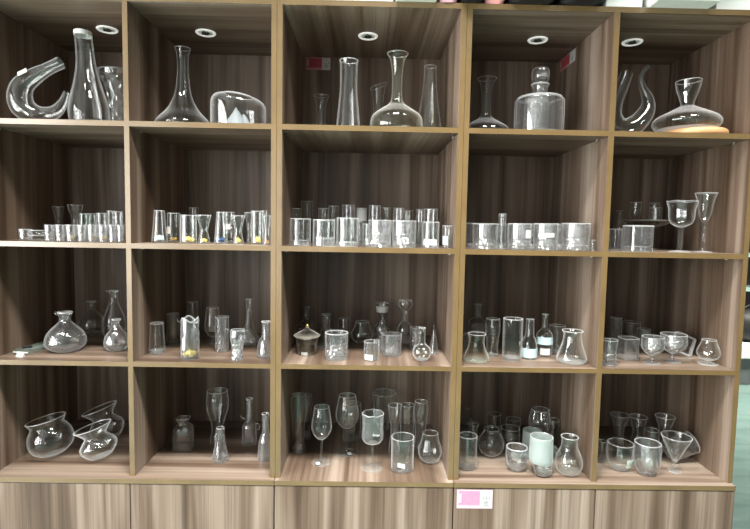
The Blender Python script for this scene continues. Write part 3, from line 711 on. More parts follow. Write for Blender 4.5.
G('tumbler', 'straight', 0.6965, 0.1700, 1.4417, 0.0870, 0.0310, 'low tumbler seen in the third gap behind front tumblers, second bay from right', 'glass', {'grp': 'low tumblers on the second shelf, second bay from right', 'base': 0.16})
G('tumbler', 'straight', 0.4335, 0.2200, 1.4417, 0.0824, 0.0337, 'low tumbler hidden behind the leftmost cut tumbler, second shelf, second bay from right', 'glass', {'grp': 'low tumblers on the second shelf, second bay from right', 'base': 0.16})
G('tumbler', 'straight', 0.7186, 0.2700, 1.4417, 0.0917, 0.0269, 'low tumbler farthest back near the rightmost cut tumbler, second shelf, second bay from right', 'glass', {'grp': 'low tumblers on the second shelf, second bay from right', 'base': 0.16})
G('tall_tumbler', 'tube', 0.4535, 0.0550, 1.4417, 0.1184, 0.0128, 'one slim tall tube glass rising above the low tumblers, second bay from right', 'glass', {'base': 0.03})
G('shot_glass', 'shot', 0.7642, 0.0500, 1.4417, 0.0350, 0.0103, 'tiny shot glass at the right end, second shelf, second bay from right', 'glass', {'base': 0.15})
G('tumbler', 'tumbler', 0.8649, 0.1000, 1.4417, 0.0741, 0.0211, 'dim small tumbler beside the left upright, second shelf of far right bay', 'glass', {})
G('tumbler', 'straight', 0.9230, 0.0600, 1.4417, 0.0849, 0.0404, 'square-walled tumbler with heavy base before the pedestal stand, far right bay', 'glass', {'mat': 'crystal', 'base': 0.2, 'square': 5, 'wall': 0.004, 'seg': 48})
G('round_glass', 'sphere', 1.0396, 0.4300, 1.4417, 0.1524, 0.0229, 'dim round glass left of the pedestal stand, second shelf of far right bay', 'glass', {})
goblet('wine_goblet', 'tulipbowl', 1.0864, 0.0850, 1.4417, 0.1752, 0.0488, 'wide-lipped goblet with beaded stem, second shelf of far right bay', 'glass', {'stem': 0.48, 'foot': 0.72, 'style': 'bead', 'wavy': (5, 0.012), 'sr': 0.0068})
goblet('champagne_flute', 'flutebowl', 1.1746, 0.0950, 1.4417, 0.2052, 0.0351, 'slim flute with beaded stem, rightmost on second shelf of far right bay', 'glass', {'stem': 0.5, 'foot': 0.85, 'style': 'bead', 'sr': 0.0062})
G('bulb_vase', 'pom', -1.0856, 0.1383, 1.0454, 0.1357, 0.0665, 'round pomegranate vase with spiky collar, frontmost left, third shelf of far left bay', 'vase', {'wall': 0.005, 'base': 0.08, 'grp': 'pomegranate-shaped vases on the third shelf', 'branch': 0.97, 'mat': 'crystal'})
G('bulb_vase', 'pom', -1.1384, 0.4075, 1.0454, 0.1347, 0.0495, 'small dim pomegranate vase farthest back, third shelf of far left bay', 'vase', {'wall': 0.004, 'base': 0.08, 'grp': 'pomegranate-shaped vases on the third shelf', 'branch': 0.97})
G('teardrop_vase', 'teardrop', -1.0159, 0.3476, 1.0454, 0.1899, 0.0441, 'tall teardrop vase with twig lip behind a round vase, far left bay', 'vase', {'wall': 0.003, 'branch': 0.985})
G('bulb_vase', 'pom', -0.9101, 0.1514, 1.0454, 0.1107, 0.0417, 'round pomegranate vase against the upright, third shelf of far left bay', 'vase', {'wall': 0.004, 'base': 0.08, 'grp': 'pomegranate-shaped vases on the third shelf', 'mat': 'crystal'})
G('tumbler', 'taper', -0.7515, 0.1216, 1.0454, 0.1062, 0.0277, 'plain heavy-footed tumbler at left, third shelf, second bay from left', 'glass', {'base': 0.1, 'wall': 0.0022})
G('tumbler', 'tumbler', -0.7521, 0.2719, 1.0454, 0.1145, 0.0232, 'dim ribbed tumbler behind the plain tumbler, third shelf, second bay from left', 'glass', {'ribs': (10, 0.03, 0, 1)})
G('tall_tumbler', 'tube', -0.7147, 0.3873, 1.0454, 0.1448, 0.0205, 'dim tall tube glass behind the wavy-rimmed vase, second bay from left', 'glass', {})
G('crystal_vase', 'tube', -0.6113, 0.0568, 1.0454, 0.1347, 0.0302, 'wavy-rimmed textured vase with yellow crystals at its foot, second bay from left', 'vase', {'mat': 'crystal', 'wall': 0.003, 'base': 0.05, 'grit': ('yellow', 0.25), 'wavy': (3, 0.05), 'ribs': (7, 0.035, 0.2, 0.8), 'twist': 9, 'branch': 0.95})
G('tumbler', 'weizen', -0.4461, 0.0492, 1.0454, 0.1024, 0.0249, 'pebble-bottomed glass with twig rim, frontmost, third shelf, second bay from left', 'glass', {'mat': 'crystal', 'grit': ('crystals', 0.4), 'base': 0.06, 'branch': 0.98, 'cut': (9, 0.1, 0, 0.6)})
G('tumbler', 'tumbler', -0.5315, 0.1616, 1.0454, 0.1261, 0.0247, 'tall tumbler with pebbly lower half left of the frontmost twig-rim glass', 'glass', {'mat': 'crystal', 'cut': (9, 0.1, 0, 0.5), 'base': 0.14})
goblet('stemmed_glass', 'gobletbowl', -0.5981, 0.2661, 1.0454, 0.1414, 0.0289, 'stemmed balloon glass behind the pebbly tumbler, second bay from left', 'glass', {'stem': 0.2, 'foot': 0.62, 'style': 'short'})
G('carafe', 'decanter', -0.4608, 0.2797, 1.0454, 0.1747, 0.0408, 'slim-necked carafe with twig collar at the back right, second bay from left', 'carafe', {'branch': 0.72, 'cut': (9, 0.08, 0, 0.35), 'seg': 48})
G('bottle_vase', 'minib', -0.3571, 0.0926, 1.0454, 0.1234, 0.0317, 'stepped narrow-necked vase against the right upright, third shelf', 'vase', {'mat': 'crystal', 'wall': 0.003})
special_lidjar(G('lidded_jar', 'jarbody', -0.2184, 0.1414, 1.0454, 0.0652, 0.0399, 'smoky lidded jar with brass knob, leftmost on third shelf of middle bay', 'jar', {'mat': 'smoke', 'lab': [(0.02, 0.2, -10, 40, 'paper')]}), 0.0652, 0.0399)
special_capbottle(G('bottle', 'bottle', -0.2498, 0.3800, 1.0454, 0.1248, 0.0286, 'dim capped bottle behind the lidded jar, middle bay', 'bottle', {}), 0.1248, 0.0286)
G('conical_flask', 'flaskold', -0.1591, 0.2502, 1.0454, 0.1261, 0.0403, 'narrow-necked conical flask behind the cut rocks glass, middle bay', 'flask', {'wall': 0.0018})
G('rocks_glass', 'tumbler', -0.1078, 0.0826, 1.0454, 0.0903, 0.0404, 'cut rocks glass in front at left, third shelf of middle bay', 'glass', {'mat': 'crystal', 'cut': (10, 0.09, 0.03, 0.6), 'base': 0.2, 'wall': 0.003, 'seg': 60})
G('tapered_glass', 'taper', -0.0958, 0.3709, 1.0454, 0.0898, 0.0265, 'dim tapering glass behind the balloon glass, middle bay', 'glass', {})
G('brandy_balloon', 'balloon', -0.0218, 0.3362, 1.0454, 0.0831, 0.0442, 'round stemless balloon glass in the centre of third shelf, middle bay', 'glass', {'wall': 0.0018})
G('candle_holder', 'vasewaist', 0.0594, 0.3964, 1.0454, 0.1522, 0.0341, 'waisted cut-glass candle holder with white band near its mouth, middle bay', 'candle holder', {'mat': 'crystal', 'cut': (8, 0.12, 0.02, 0.5), 'seg': 48, 'base': 0.2, 'lab': [(0.76, 0.92, 0, 200, 'paper')]})
G('tumbler', 'straight', 0.0154, 0.0764, 1.0454, 0.0634, 0.0263, 'low tumbler with white label, centre front of third shelf, middle bay', 'glass', {'base': 0.06, 'lab': [(0.05, 0.35, -25, 70, 'paper')], 'mat': 'crystal'})
G('tumbler', 'tumbler', 0.0887, 0.1499, 1.0454, 0.0756, 0.0365, 'wider tumbler right of the white-labelled low tumbler, middle bay', 'glass', {'mat': 'crystal', 'cut': (10, 0.08, 0.04, 0.6), 'seg': 54, 'base': 0.15})
G('tumbler', 'tumbler', 0.0520, 0.2084, 1.0454, 0.0436, 0.0188, 'small cut tumbler tucked between the labelled and wider tumblers, middle bay', 'glass', {'mat': 'crystal', 'cut': (9, 0.09, 0.04, 0.7), 'base': 0.15})
G('decanter', 'decstop', 0.1489, 0.3214, 1.0454, 0.1749, 0.0319, 'tall decanter with cup-shaped mouth at the back, third shelf of middle bay', 'decanter', {'wall': 0.0024})
G('tumbler', 'tumbler', 0.1868, 0.2433, 1.0454, 0.0826, 0.0230, 'cut tumbler behind the round-bottomed flask, middle bay', 'glass', {'mat': 'crystal', 'cut': (9, 0.1, 0.03, 0.8), 'base': 0.15})
G('round_flask', 'roundflask', 0.1923, 0.0779, 1.0454, 0.1139, 0.0325, 'round-bottomed flask with straight neck, front right, third shelf of middle bay', 'flask', {'wall': 0.0017})
G('glass_cone', 'cone', 0.2464, 0.1704, 1.0454, 0.1056, 0.0166, 'slim pointed glass cone near the right side, third shelf of middle bay', 'ornament', {'wall': 0.0014})
G('flask_vase', 'beakerflare', 0.3846, 0.0787, 1.0454, 0.0955, 0.0457, 'squat flask with wide bottom, front left, third shelf, second bay from right', 'flask', {'wall': 0.002, 'mat': 'olive'})
G('bottle', 'bottle', 0.4530, 0.3877, 1.0454, 0.1538, 0.0350, 'dim square-shouldered bottle behind the squat flask, second bay from right', 'bottle', {'square': 6})
G('small_jug', 'jug', 0.3723, 0.2364, 1.0454, 0.0657, 0.0191, 'little dim jug wedged by the left upright, third shelf, second bay from right', 'jug', {})
G('tall_glass', 'weizen', 0.4597, 0.1581, 1.0454, 0.1355, 0.0276, 'curvy tall glass left of the ribbed highball, third shelf, second bay from right', 'glass', {'wall': 0.002})
G('highball_glass', 'straight', 0.5179, 0.1039, 1.0454, 0.1463, 0.0339, 'tall ribbed highball, front centre-left, third shelf, second bay from right', 'glass', {'ribs': (16, 0.02, 0.0, 1), 'base': 0.07, 'seg': 64, 'wall': 0.003, 'lab': [(0.4, 0.5, 45, 40, 'greypaper')]})
G('bottle', 'vial', 0.5874, 0.1308, 1.0454, 0.1407, 0.0281, 'bottle with pale blue label low on its body, beside the ribbed highball', 'bottle', {'lab': [(0.04, 0.28, 0, 150, 'paper_blue')], 'wall': 0.002})
G('bottle', 'bottle', 0.6583, 0.1787, 1.0454, 0.1518, 0.0297, 'long-necked bottle carrying two white labels, third shelf, second bay from right', 'bottle', {'lab': [(0.29, 0.47, 0, 140, 'paper_blue'), (0.04, 0.2, -10, 70, 'paper')], 'wall': 0.002})
G('tumbler', 'straight', 0.7208, 0.2186, 1.0454, 0.1038, 0.0285, 'dim tall tumbler behind the wide-bottomed carafe, second bay from right', 'glass', {'base': 0.1})
G('conical_carafe', 'erlen', 0.7233, 0.0818, 1.0454, 0.1109, 0.0512, 'wide-bottomed conical carafe at front right, third shelf, second bay from right', 'carafe', {'wall': 0.0022, 'base': 0.05})
G('candle_holder', 'knob', 0.8414, 0.0523, 1.0454, 0.0873, 0.0278, 'knobbly stacked-ring candle holder by the left upright, third shelf of far right bay', 'candle holder', {'mat': 'crystal', 'base': 0.3})
G('tall_tumbler', 'tube', 0.9636, 0.2593, 1.0454, 0.1292, 0.0214, 'tall dim tube glass behind the knobbly candle holder, far right bay', 'glass', {})
G('tumbler', 'straight', 0.9527, 0.1393, 1.0454, 0.0769, 0.0301, 'plain square tumbler right of the knobbly candle holder, far right bay', 'glass', {'square': 5, 'base': 0.12, 'mat': 'crystal'})
G('tall_tumbler', 'tube', 1.0858, 0.3764, 1.0454, 0.0935, 0.0350, 'wide dim cylinder behind the square tumbler, third shelf of far right bay', 'glass', {})
G('tumbler', 'tumbler', 1.0975, 0.3015, 1.0454, 0.0797, 0.0238, 'dim tumbler with grey label behind the footed pair, third shelf of far right bay', 'glass', {'lab': [(0.6, 0.98, -25, 100, 'greypaper')]})
goblet('footed_glass', 'coupe', 1.0093, 0.0804, 1.0454, 0.0944, 0.0380, 'short footed glass, left one of the footed pair, third shelf of far right bay', 'glass', {'stem': 0.3, 'foot': 0.72, 'style': 'short', 'sr': 0.006, 'mat': 'crystal', 'cut': (9, 0.07, 0.0, 0.8)})
goblet('footed_glass', 'coupe', 1.0966, 0.1042, 1.0454, 0.0996, 0.0448, 'short footed glass, right one of the footed pair, before the tilted dish', 'glass', {'stem': 0.32, 'foot': 0.6, 'style': 'short', 'sr': 0.006, 'mat': 'crystal', 'cut': (9, 0.09, 0.0, 0.9)})
goblet('brandy_glass', 'balloon', 1.2108, 0.0825, 1.0454, 0.0863, 0.0372, 'round glass on a low splayed foot, alone at right, third shelf of far right bay', 'glass', {'stem': 0.17, 'foot': 0.85, 'style': 'short', 'sr': 0.008})
G('tilted_bowl', 'fishbowl', -1.1408, 0.1465, 0.6503, 0.1331, 0.0752, 'round tilted glass bowl with flared lip, left one on bottom shelf, far left bay', 'bowl', {'tilt': -13, 'wall': 0.0024})
G('tilted_vase', 'flaredbowl', -0.9579, 0.1274, 0.6503, 0.1133, 0.0618, 'squat tilted vase with wide flaring lip, front one at right, far left bay', 'vase', {'tilt': -17, 'wall': 0.0024})
G('tilted_vase', 'flaredbowl', -1.0019, 0.2795, 0.6503, 0.1278, 0.0629, 'squat tilted vase with flaring lip, the one behind near the upright, far left bay', 'vase', {'tilt': -20, 'wall': 0.0024})
special_flower(G('square_bottle', 'smallbottle', -0.6945, 0.2145, 0.6503, 0.1208, 0.0324, 'small square bottle with a glass flower, left on bottom shelf, second bay from left', 'bottle', {'square': 6}), 0.1208, 0.0324)
G('tall_beer_glass', 'boot', -0.5870, 0.2882, 0.6503, 0.2031, 0.0435, 'tall wide-topped beer glass behind a small twisted bottle, second bay from left', 'glass', {'wall': 0.0024, 'base': 0.06})
G('twisted_bottle', 'twist', -0.5282, 0.1261, 0.6503, 0.1198, 0.0282, 'small twisted crystal bottle in front of the tall beer glass, second bay from left', 'bottle', {'mat': 'crystal', 'base': 0.15, 'wall': 0.003, 'ribs': (4, 0.07, 0, 0.8), 'twist': 3})
special_loop(G('bottle_vase', 'tallneck', -0.4579, 0.2757, 0.6503, 0.1771, 0.0285, 'pointed narrow vase with a side loop, right of the beer glass, second bay from left', 'vase', {'mat': 'crystal', 'wall': 0.003, 'base': 0.08}), 0.1771, 0.0285)
G('bottle_vase', 'minib', -0.3670, 0.1377, 0.6503, 0.1699, 0.0275, 'stepped narrow bottle against the right upright, bottom shelf, second bay from left', 'vase', {'mat': 'crystal', 'wall': 0.003, 'base': 0.1})
G('beer_glass', 'weizen', -0.2561, 0.2077, 0.6503, 0.2189, 0.0295, 'tall beer glass with heavy foot, leftmost on bottom shelf of middle bay', 'glass', {'base': 0.14, 'wall': 0.002})
G('beer_glass', 'weizen', -0.2426, 0.3304, 0.6503, 0.1778, 0.0243, 'tall dim beer glass behind the leftmost beer glass, middle bay', 'glass', {'base': 0.1})
goblet('wine_glass', 'gobletbowl', -0.1600, 0.1153, 0.6503, 0.2071, 0.0363, 'cut wine glass, nearer of the two with tags on their feet, middle bay', 'glass', {'stem': 0.42, 'foot': 0.95, 'foottag': (-0.5, 0.014), 'ribs': (12, 0.02, 0.12, 0.6)})
goblet('wine_glass', 'gobletbowl', -0.0714, 0.2006, 0.6503, 0.2220, 0.0427, 'cut wine glass set farther back, tag on its foot, middle bay', 'glass', {'stem': 0.43, 'foot': 0.9, 'foottag': (0.5, 0.014), 'ribs': (12, 0.02, 0.12, 0.6)})
G('tumbler', 'straight', -0.0558, 0.3170, 0.6503, 0.1481, 0.0363, 'dim tumbler behind the farther wine glass, bottom shelf of middle bay', 'glass', {})
goblet('octagonal_goblet', 'hexbowl', 0.0248, 0.0785, 0.6503, 0.1994, 0.0391, 'eight-sided goblet in the centre of bottom shelf, middle bay', 'glass', {'stem': 0.45, 'foot': 0.95, 'facet': (8, 0.05, 1), 'seg': 64, 'wall': 0.0026, 'wavy': (8, 0.011)})
G('ribbed_bowl', 'bowl', 0.0761, 0.4223, 0.6503, 0.1602, 0.0530, 'ribbed glass bowl standing at the back, bottom shelf of middle bay', 'bowl', {'ribs': (14, 0.06, 0, 1), 'seg': 84, 'wall': 0.003, 'wavy': (14, 0.014)})
G('tall_tumbler', 'hourglass', 0.1097, 0.2074, 0.6503, 0.1835, 0.0267, 'curved tall tumbler right of the octagonal goblet, middle bay', 'glass', {'wall': 0.0024})
G('tall_tumbler', 'tumbler', 0.1631, 0.2799, 0.6503, 0.1604, 0.0277, 'straight tall tumbler behind the tagged front tumbler, middle bay', 'glass', {'wall': 0.002})
G('tall_tumbler', 'weizen', 0.2133, 0.2497, 0.6503, 0.1858, 0.0273, 'tall wavy tumbler behind the rounded stemless glass, middle bay', 'glass', {'wall': 0.002})
special_tagin(G('tumbler', 'tumbler', 0.1323, 0.0744, 0.6503, 0.1170, 0.0409, 'front tumbler with a white tag inside, bottom shelf of middle bay', 'glass', {'wall': 0.002}), 0.1170, 0.0409)
G('stemless_glass', 'stemless', 0.2382, 0.1388, 0.6503, 0.1063, 0.0433, 'rounded stemless glass narrowing to its rim, front right of middle bay', 'glass', {'wall': 0.0018})
G('beaker', 'straight', 0.3678, 0.0926, 0.6503, 0.1180, 0.0333, 'straight clear beaker beside the left upright, bottom shelf, second bay from right', 'glass', {'wall': 0.002})
G('flared_glass', 'flarevase', 0.4175, 0.2377, 0.6503, 0.1036, 0.0214, 'narrow flared glass behind the mug, second bay from right', 'glass', {})
G('round_vase', 'sphere', 0.4781, 0.1977, 0.6503, 0.1008, 0.0495, 'round clear vase with turned rim right of the mug, second bay from right', 'vase', {'wall': 0.0018})
G('cup', 'cup', 0.5694, 0.2633, 0.6503, 0.0794, 0.0375, 'dim rounded cup behind the low faceted tumbler, second bay from right', 'cup', {})
G('low_tumbler', 'cup', 0.5427, 0.0827, 0.6503, 0.0804, 0.0386, 'low thick faceted tumbler left of the frosted cup, second bay from right', 'glass', {'wall': 0.0035, 'base': 0.16, 'facet': (9, 0.1, 0.62), 'seg': 54, 'mat': 'crystal'})
G('frosted_tumbler', 'tube', 0.6344, 0.1958, 0.6503, 0.0979, 0.0362, 'pale frosted tumbler behind the stacked frosted cup, second bay from right', 'glass', {'mat': 'frost'})
G('low_glass', 'cup', 0.6255, 0.0435, 0.6503, 0.0450, 0.0316, 'low clear glass carrying the frosted cup, front of second bay from right', 'glass', {'base': 0.2, 'mat': 'crystal'})
G('frosted_cup', 'tube', 0.6187, 0.0503, 0.6968, 0.0880, 0.0405, 'frosted cup stacked on a low clear glass, front of second bay from right', 'cup', {'mat': 'frost', 'wall': 0.0024})
G('ribbed_lamp_glass', 'ribdome', 0.6837, 0.2608, 0.6503, 0.1566, 0.0413, 'ribbed dome-topped glass at the back, bottom shelf, second bay from right', 'glass', {'ribs': (22, 0.03, 0.4, 1), 'seg': 88, 'base': 0.1})
G('tall_tumbler', 'tube', 0.7490, 0.2960, 0.6503, 0.1016, 0.0261, 'faint tall tumbler behind the round jug, second bay from right', 'glass', {})
special_spout(G('round_jug', 'jug', 0.7225, 0.0613, 0.6503, 0.1305, 0.0470, 'round-bottomed jug with a side spout, front right of second bay from right', 'jug', {'wall': 0.0024, 'base': 0.06}), 0.1305, 0.0470)
G('bottle', 'bottle', 0.4236, 0.3916, 0.6503, 0.1071, 0.0251, 'dim bottle at the back left corner, bottom shelf, second bay from right', 'bottle', {})
G('tumbler', 'tumbler', 0.5285, 0.3563, 0.6503, 0.1004, 0.0268, 'dim tumbler in the shadow behind the round vase, second bay from right', 'glass', {})
G('tumbler', 'tumbler', 0.6087, 0.3604, 0.6503, 0.0789, 0.0289, 'dim tumbler in the shadow behind the rounded cup, second bay from right', 'glass', {})
G('round_glass', 'cup', 0.9252, 0.1011, 0.6503, 0.0941, 0.0454, 'round thin glass with pale green label, front left of bottom shelf, far right bay', 'glass', {'wall': 0.0018, 'lab': [(0.2, 0.52, 34, 58, 'paper_mint')]})
G('swirl_glass', 'cup', 1.0043, 0.0662, 0.6503, 0.1104, 0.0446, 'round swirl-patterned glass, front centre of bottom shelf, far right bay', 'glass', {'mat': 'crystal', 'ribs': (9, 0.025, 0, 1), 'twist': 5, 'wall': 0.003, 'seg': 60})
G('flared_vase', 'flarevase', 1.0106, 0.2838, 0.6503, 0.1304, 0.0359, 'dim flared vase behind the mint-labelled glass, far right bay', 'vase', {'wall': 0.002})
G('tumbler', 'hourglass', 1.0855, 0.2845, 0.6503, 0.1230, 0.0340, 'dim waisted glass behind the swirl glass, far right bay', 'glass', {'wall': 0.0024})
G('tumbler', 'straight', 1.0985, 0.2090, 0.6503, 0.1008, 0.0260, 'straight tumbler right behind the swirl glass, far right bay', 'glass', {'base': 0.12})
G('flared_vase', 'flarevase', 1.1678, 0.2437, 0.6503, 0.1417, 0.0352, 'wide-lipped vase behind the martini glass lying down, far right bay', 'vase', {'wall': 0.002})
G('tumbler', 'tumbler', 1.2978, 0.3093, 0.6503, 0.0771, 0.0344, 'wide tumbler behind the lying faceted glass at right, far right bay', 'glass', {'wall': 0.002})
G('tumbler', 'tube', 0.8830, 0.1557, 0.6503, 0.0774, 0.0178, 'dim tumbler wedged by the left upright, bottom shelf of far right bay', 'glass', {})
# ---------------------------------------------------------------- pieces built by hand
def swan(name, path, label, o={}):
    bm = sweep_bm(smooth_path(path, 7), .0022, 28)
    x0, y0 = path[len(path)//2][0], path[len(path)//2][1]
    bmesh.ops.translate(bm, vec=(-x0, -y0, -ZS1), verts=bm.verts[:])
    dz = min(v.co.z for v in bm.verts); bmesh.ops.translate(bm, vec=(0, 0, -dz), verts=bm.verts[:])
    ob = link(name, bm, 'glass', None, (x0, y0, ZS1+.0007), 50)
    if o.get('lab'):
        link('price_label', boxbm(-.016, .016, -.011, .011, 0, .0008), 'paper', ob, o['lab'], rot=(.95, -.5, .1))
    return tag(ob, label, 'decanter')
ZS1, ZS2, ZS3, ZS4 = 1.8364, 1.4410, 1.0447, .6496
DOME = (-0.4674, 0.1500)
COAST = (1.1276, .112)
PED = (1.0778, .30)
DISH = (-1.1166, .05, 0)
ROSE = (-0.2623, .275, .052)
SQD = (1.1853, .20)
MART = (1.1176, .085)
LIE = (1.137, .165)
swan('swan_decanter', [(-1.0397, 0.075, 2.0361, 0.0197), (-1.0844, 0.075, 2.0143, 0.0197), (-1.1293, 0.075, 1.9891, 0.0262), (-1.1681, 0.075, 1.9582, 0.0328), (-1.1789, 0.075, 1.9160, 0.0377), (-1.1611, 0.075, 1.8802, 0.0377), (-1.1141, 0.075, 1.8643, 0.0279), (-1.0663, 0.075, 1.8729, 0.0213), (-1.0369, 0.075, 1.9039, 0.0148), (-1.0233, 0.075, 1.9403, 0.0082)], 'curled horn-shaped decanter at far left, top shelf of far left bay', {'lab': (.012, -.030, .158)})
swan('swan_decanter', [(0.9005, 0.150, 2.0677, 0.0216), (0.8788, 0.150, 2.0085, 0.0252), (0.8566, 0.150, 1.9560, 0.0306), (0.8558, 0.150, 1.9037, 0.0360), (0.8932, 0.150, 1.8730, 0.0360), (0.9424, 0.150, 1.8915, 0.0342), (0.9757, 0.150, 1.9341, 0.0288), (0.9805, 0.150, 1.9760, 0.0198), (0.9602, 0.150, 2.0171, 0.0126), (0.9512, 0.150, 2.0515, 0.0090), (0.9604, 0.150, 2.0759, 0.0072), (0.9772, 0.150, 2.0935, 0.0058)], 'U-shaped swan decanter with thin curved tail, far right bay, top shelf')


# white mountain ornament inside the dome bowl
bm = bmesh.new()
n = 22
peaks = [(-.004, 0, .070, .042), (.022, .006, .050, .032), (-.028, -.004, .034, .022), (.036, -.004, .024, .016)]
grid = []
for i in range(n+1):
    row = []
    for j in range(n+1):
        x, y = (i/n-.5)*.112, (j/n-.5)*.060
        h = max(max(0, ph*(1-math.hypot(x-px, (y-py)*1.25)/pw)) for px, py, ph, pw in peaks)
        e = max(0, 1-(2*x/.112)**4-(2*y/.060)**4)
        h = (h+.0035*abs(sin(170*x+3*cos(140*y))))*min(1, e*2.5)+.003
        row.append(bm.verts.new((x, y, h)))
    grid.append(row)
for i in range(n):
    for j in range(n): bm.faces.new((grid[i][j], grid[i+1][j], grid[i+1][j+1], grid[i][j+1]))
rim = [grid[i][0] for i in range(n+1)]+[grid[n][j] for j in range(1, n+1)]+[grid[i][n] for i in range(n-1, -1, -1)]+[grid[0][j] for j in range(n-1, 0, -1)]
low = [bm.verts.new((v.co.x, v.co.y, 0)) for v in rim]
for k in range(len(rim)): bm.faces.new((rim[k], low[k], low[(k+1) % len(rim)], rim[(k+1) % len(rim)]))
bm.faces.new(low)
tag(link('mountain_ornament', bm, 'snow', None, (DOME[0]-.004, DOME[1], ZS1+.0105)), 'white mountain-shaped ornament inside the clear dome bowl', 'ornament')

# round wooden coaster under the flared decanter
bm = vessel_bm([(0, .93), (.2, .985), (.5, 1), (.8, .985), (1, .94)], .0235, .102, {'seg': 64}, True)
tag(link('wooden_coaster', bm, 'beech', None, (COAST[0], COAST[1], ZS1+.0006), 40), 'round orange wooden coaster under the flared decanter, far right bay, top shelf', 'coaster')

# pedestal stand with three small glasses on it, far right bay
px, py = PED
e = empty('pedestal_stand', (px, py, ZS2+.0007))
link('plate', vessel_bm([(0, .14), (.15, .3), (.5, .72), (1, 1)], .030, .088, {'ribs': (14, .035, .3, 1), 'seg': 84, 'wall': .003, 'base': .12}), 'smoke', e, (0, 0, .080), 40)
link('stem', vessel_bm([(0, 1.6), (.1, 1), (.5, .75), (.9, 1), (1, 1.7)], .080, .008, {'seg': 20}, True), 'smoke', e, (0, 0, .004), 40)
link('foot', vessel_bm([(0, .96), (.2, 1), (.6, .7), (1, .2)], .007, .045, {'seg': 40}, True), 'smoke', e, (0, 0, 0), 40)
link('tray', vessel_bm([(0, .97), (.3, 1), (1, 1)], .004, .085, {'seg': 64}, True), 'smoke', e, (0, 0, .1105), 40)
tag(e, 'dark pedestal stand with a scalloped plate, second shelf of far right bay', 'stand')
zt = ZS2+.1147
G('tumbler', 'cup', px-.045, py-.005, zt, .066, .021, 'dim rounded glass on the pedestal stand, left one', 'glass', {'grp': 'small glasses standing on the pedestal'})
G('tumbler', 'straight', px+.028, py-.018, zt, .046, .022, 'low dim tumbler on the pedestal stand, in front', 'glass', {'grp': 'small glasses standing on the pedestal'})
G('tumbler', 'tube', px+.052, py+.036, zt, .068, .019, 'tall dim tumbler on the pedestal stand, right behind the low one', 'glass', {'grp': 'small glasses standing on the pedestal'})

# two low dishes stacked beside the leftmost shot glass
x, y, h = DISH
G('low_dish', 'bowl', x, y, ZS2+.0007, .0168, .0225, 'lower of two stacked low round dishes, second shelf of far left bay', 'dish', {'base': .18, 'grp': 'stacked low dishes'})
G('low_dish', 'bowl', x, y, ZS2+.0185, .0165, .0225, 'upper of two stacked low round dishes, second shelf of far left bay', 'dish', {'base': .18, 'grp': 'stacked low dishes'})

# long glass tray with its tag, lying along the left panel
bm = bmesh.new()
box(bm, -.030, .030, -.17, .17, 0, .004); box(bm, -.030, -.0275, -.17, .17, .004, .012); box(bm, .0275, .030, -.17, .17, .004, .012); box(bm, -.0275, .0275, .1675, .17, .004, .012)
t = link('glass_tray', bm, 'trayglass', None, (-1.185, .245, ZS3+.0006), rot=(0, 0, -.12))
link('tray_edge', boxbm(-.0275, .0275, -.172, -.1695, .0042, .008), 'white', t)
tag(t, 'long narrow grey-green glass tray lying by the left panel, third shelf, far left bay', 'tray')
bm = boxbm(-.016, .016, -.005, .005, 0, .009, bev=.002)
tag(link('black_clip', bm, 'plastic', None, (-1.205, .11, ZS3+.0135), rot=(0, 0, .55)), 'small black clip on the front end of the glass tray', 'clip')
bm = bmesh.new()
vs = [(-.013, -.006, 0), (.013, -.006, 0), (.013, .006, 0), (-.013, .006, 0), (-.013, .001, .015), (.013, .001, .015)]
vs = [bm.verts.new(v) for v in vs]
for f in ((0, 1, 5, 4), (2, 3, 4, 5), (0, 4, 3), (1, 2, 5), (0, 3, 2, 1)): bm.faces.new([vs[i] for i in f])
tag(link('price_card', bm, 'paper', None, (-1.185, .045, ZS3), rot=(0, 0, -.2)), 'small white folded price card before the glass tray', 'card')

# scent bottle with a rose ball stopper
b = G('scent_bottle', 'vial', ROSE[0], ROSE[1], ZS3+.0007, ROSE[2], .013, 'little bottle with a rose-pink ball stopper left of the capped bottle', 'bottle', {})
bm = bmesh.new(); bmesh.ops.create_uvsphere(bm, u_segments=24, v_segments=14, radius=.0145, matrix=Matrix.Translation((0, 0, .013)))
link('ball_stopper', bm, 'rose', b, (0, 0, ROSE[2]), 60)['label'] = 'rose-pink ball stopper'

# square glass dish leaning on its corner behind the footed pair
bm = bmesh.new()
box(bm, -.038, .038, -.004, .004, -.034, .034, bev=.0015)
bm2 = bmesh.new()
for u in (-1, 1):
    box(bm2, u*.038-.002, u*.038+.002, -.018, -.0042, -.034, .034); box(bm2, -.036, .036, -.018, -.0042, u*.034-.002, u*.034+.002)
for b in (bm, bm2): bmesh.ops.transform(b, matrix=Matrix.Rotation(radians(24), 4, 'Y') @ Matrix.Rotation(radians(-14), 4, 'X'), verts=b.verts[:])
dz = min(v.co.z for b in (bm, bm2) for v in b.verts)
for b in (bm, bm2): bmesh.ops.translate(b, vec=(0, 0, .0006-dz), verts=b.verts[:])
sqd = link('square_dish', bm, 'glass', None, (SQD[0], SQD[1], ZS3))
link('dish_rim', bm2, 'lip', sqd)
tag(sqd, 'square shallow glass dish propped on one corner, third shelf of far right bay', 'dish')

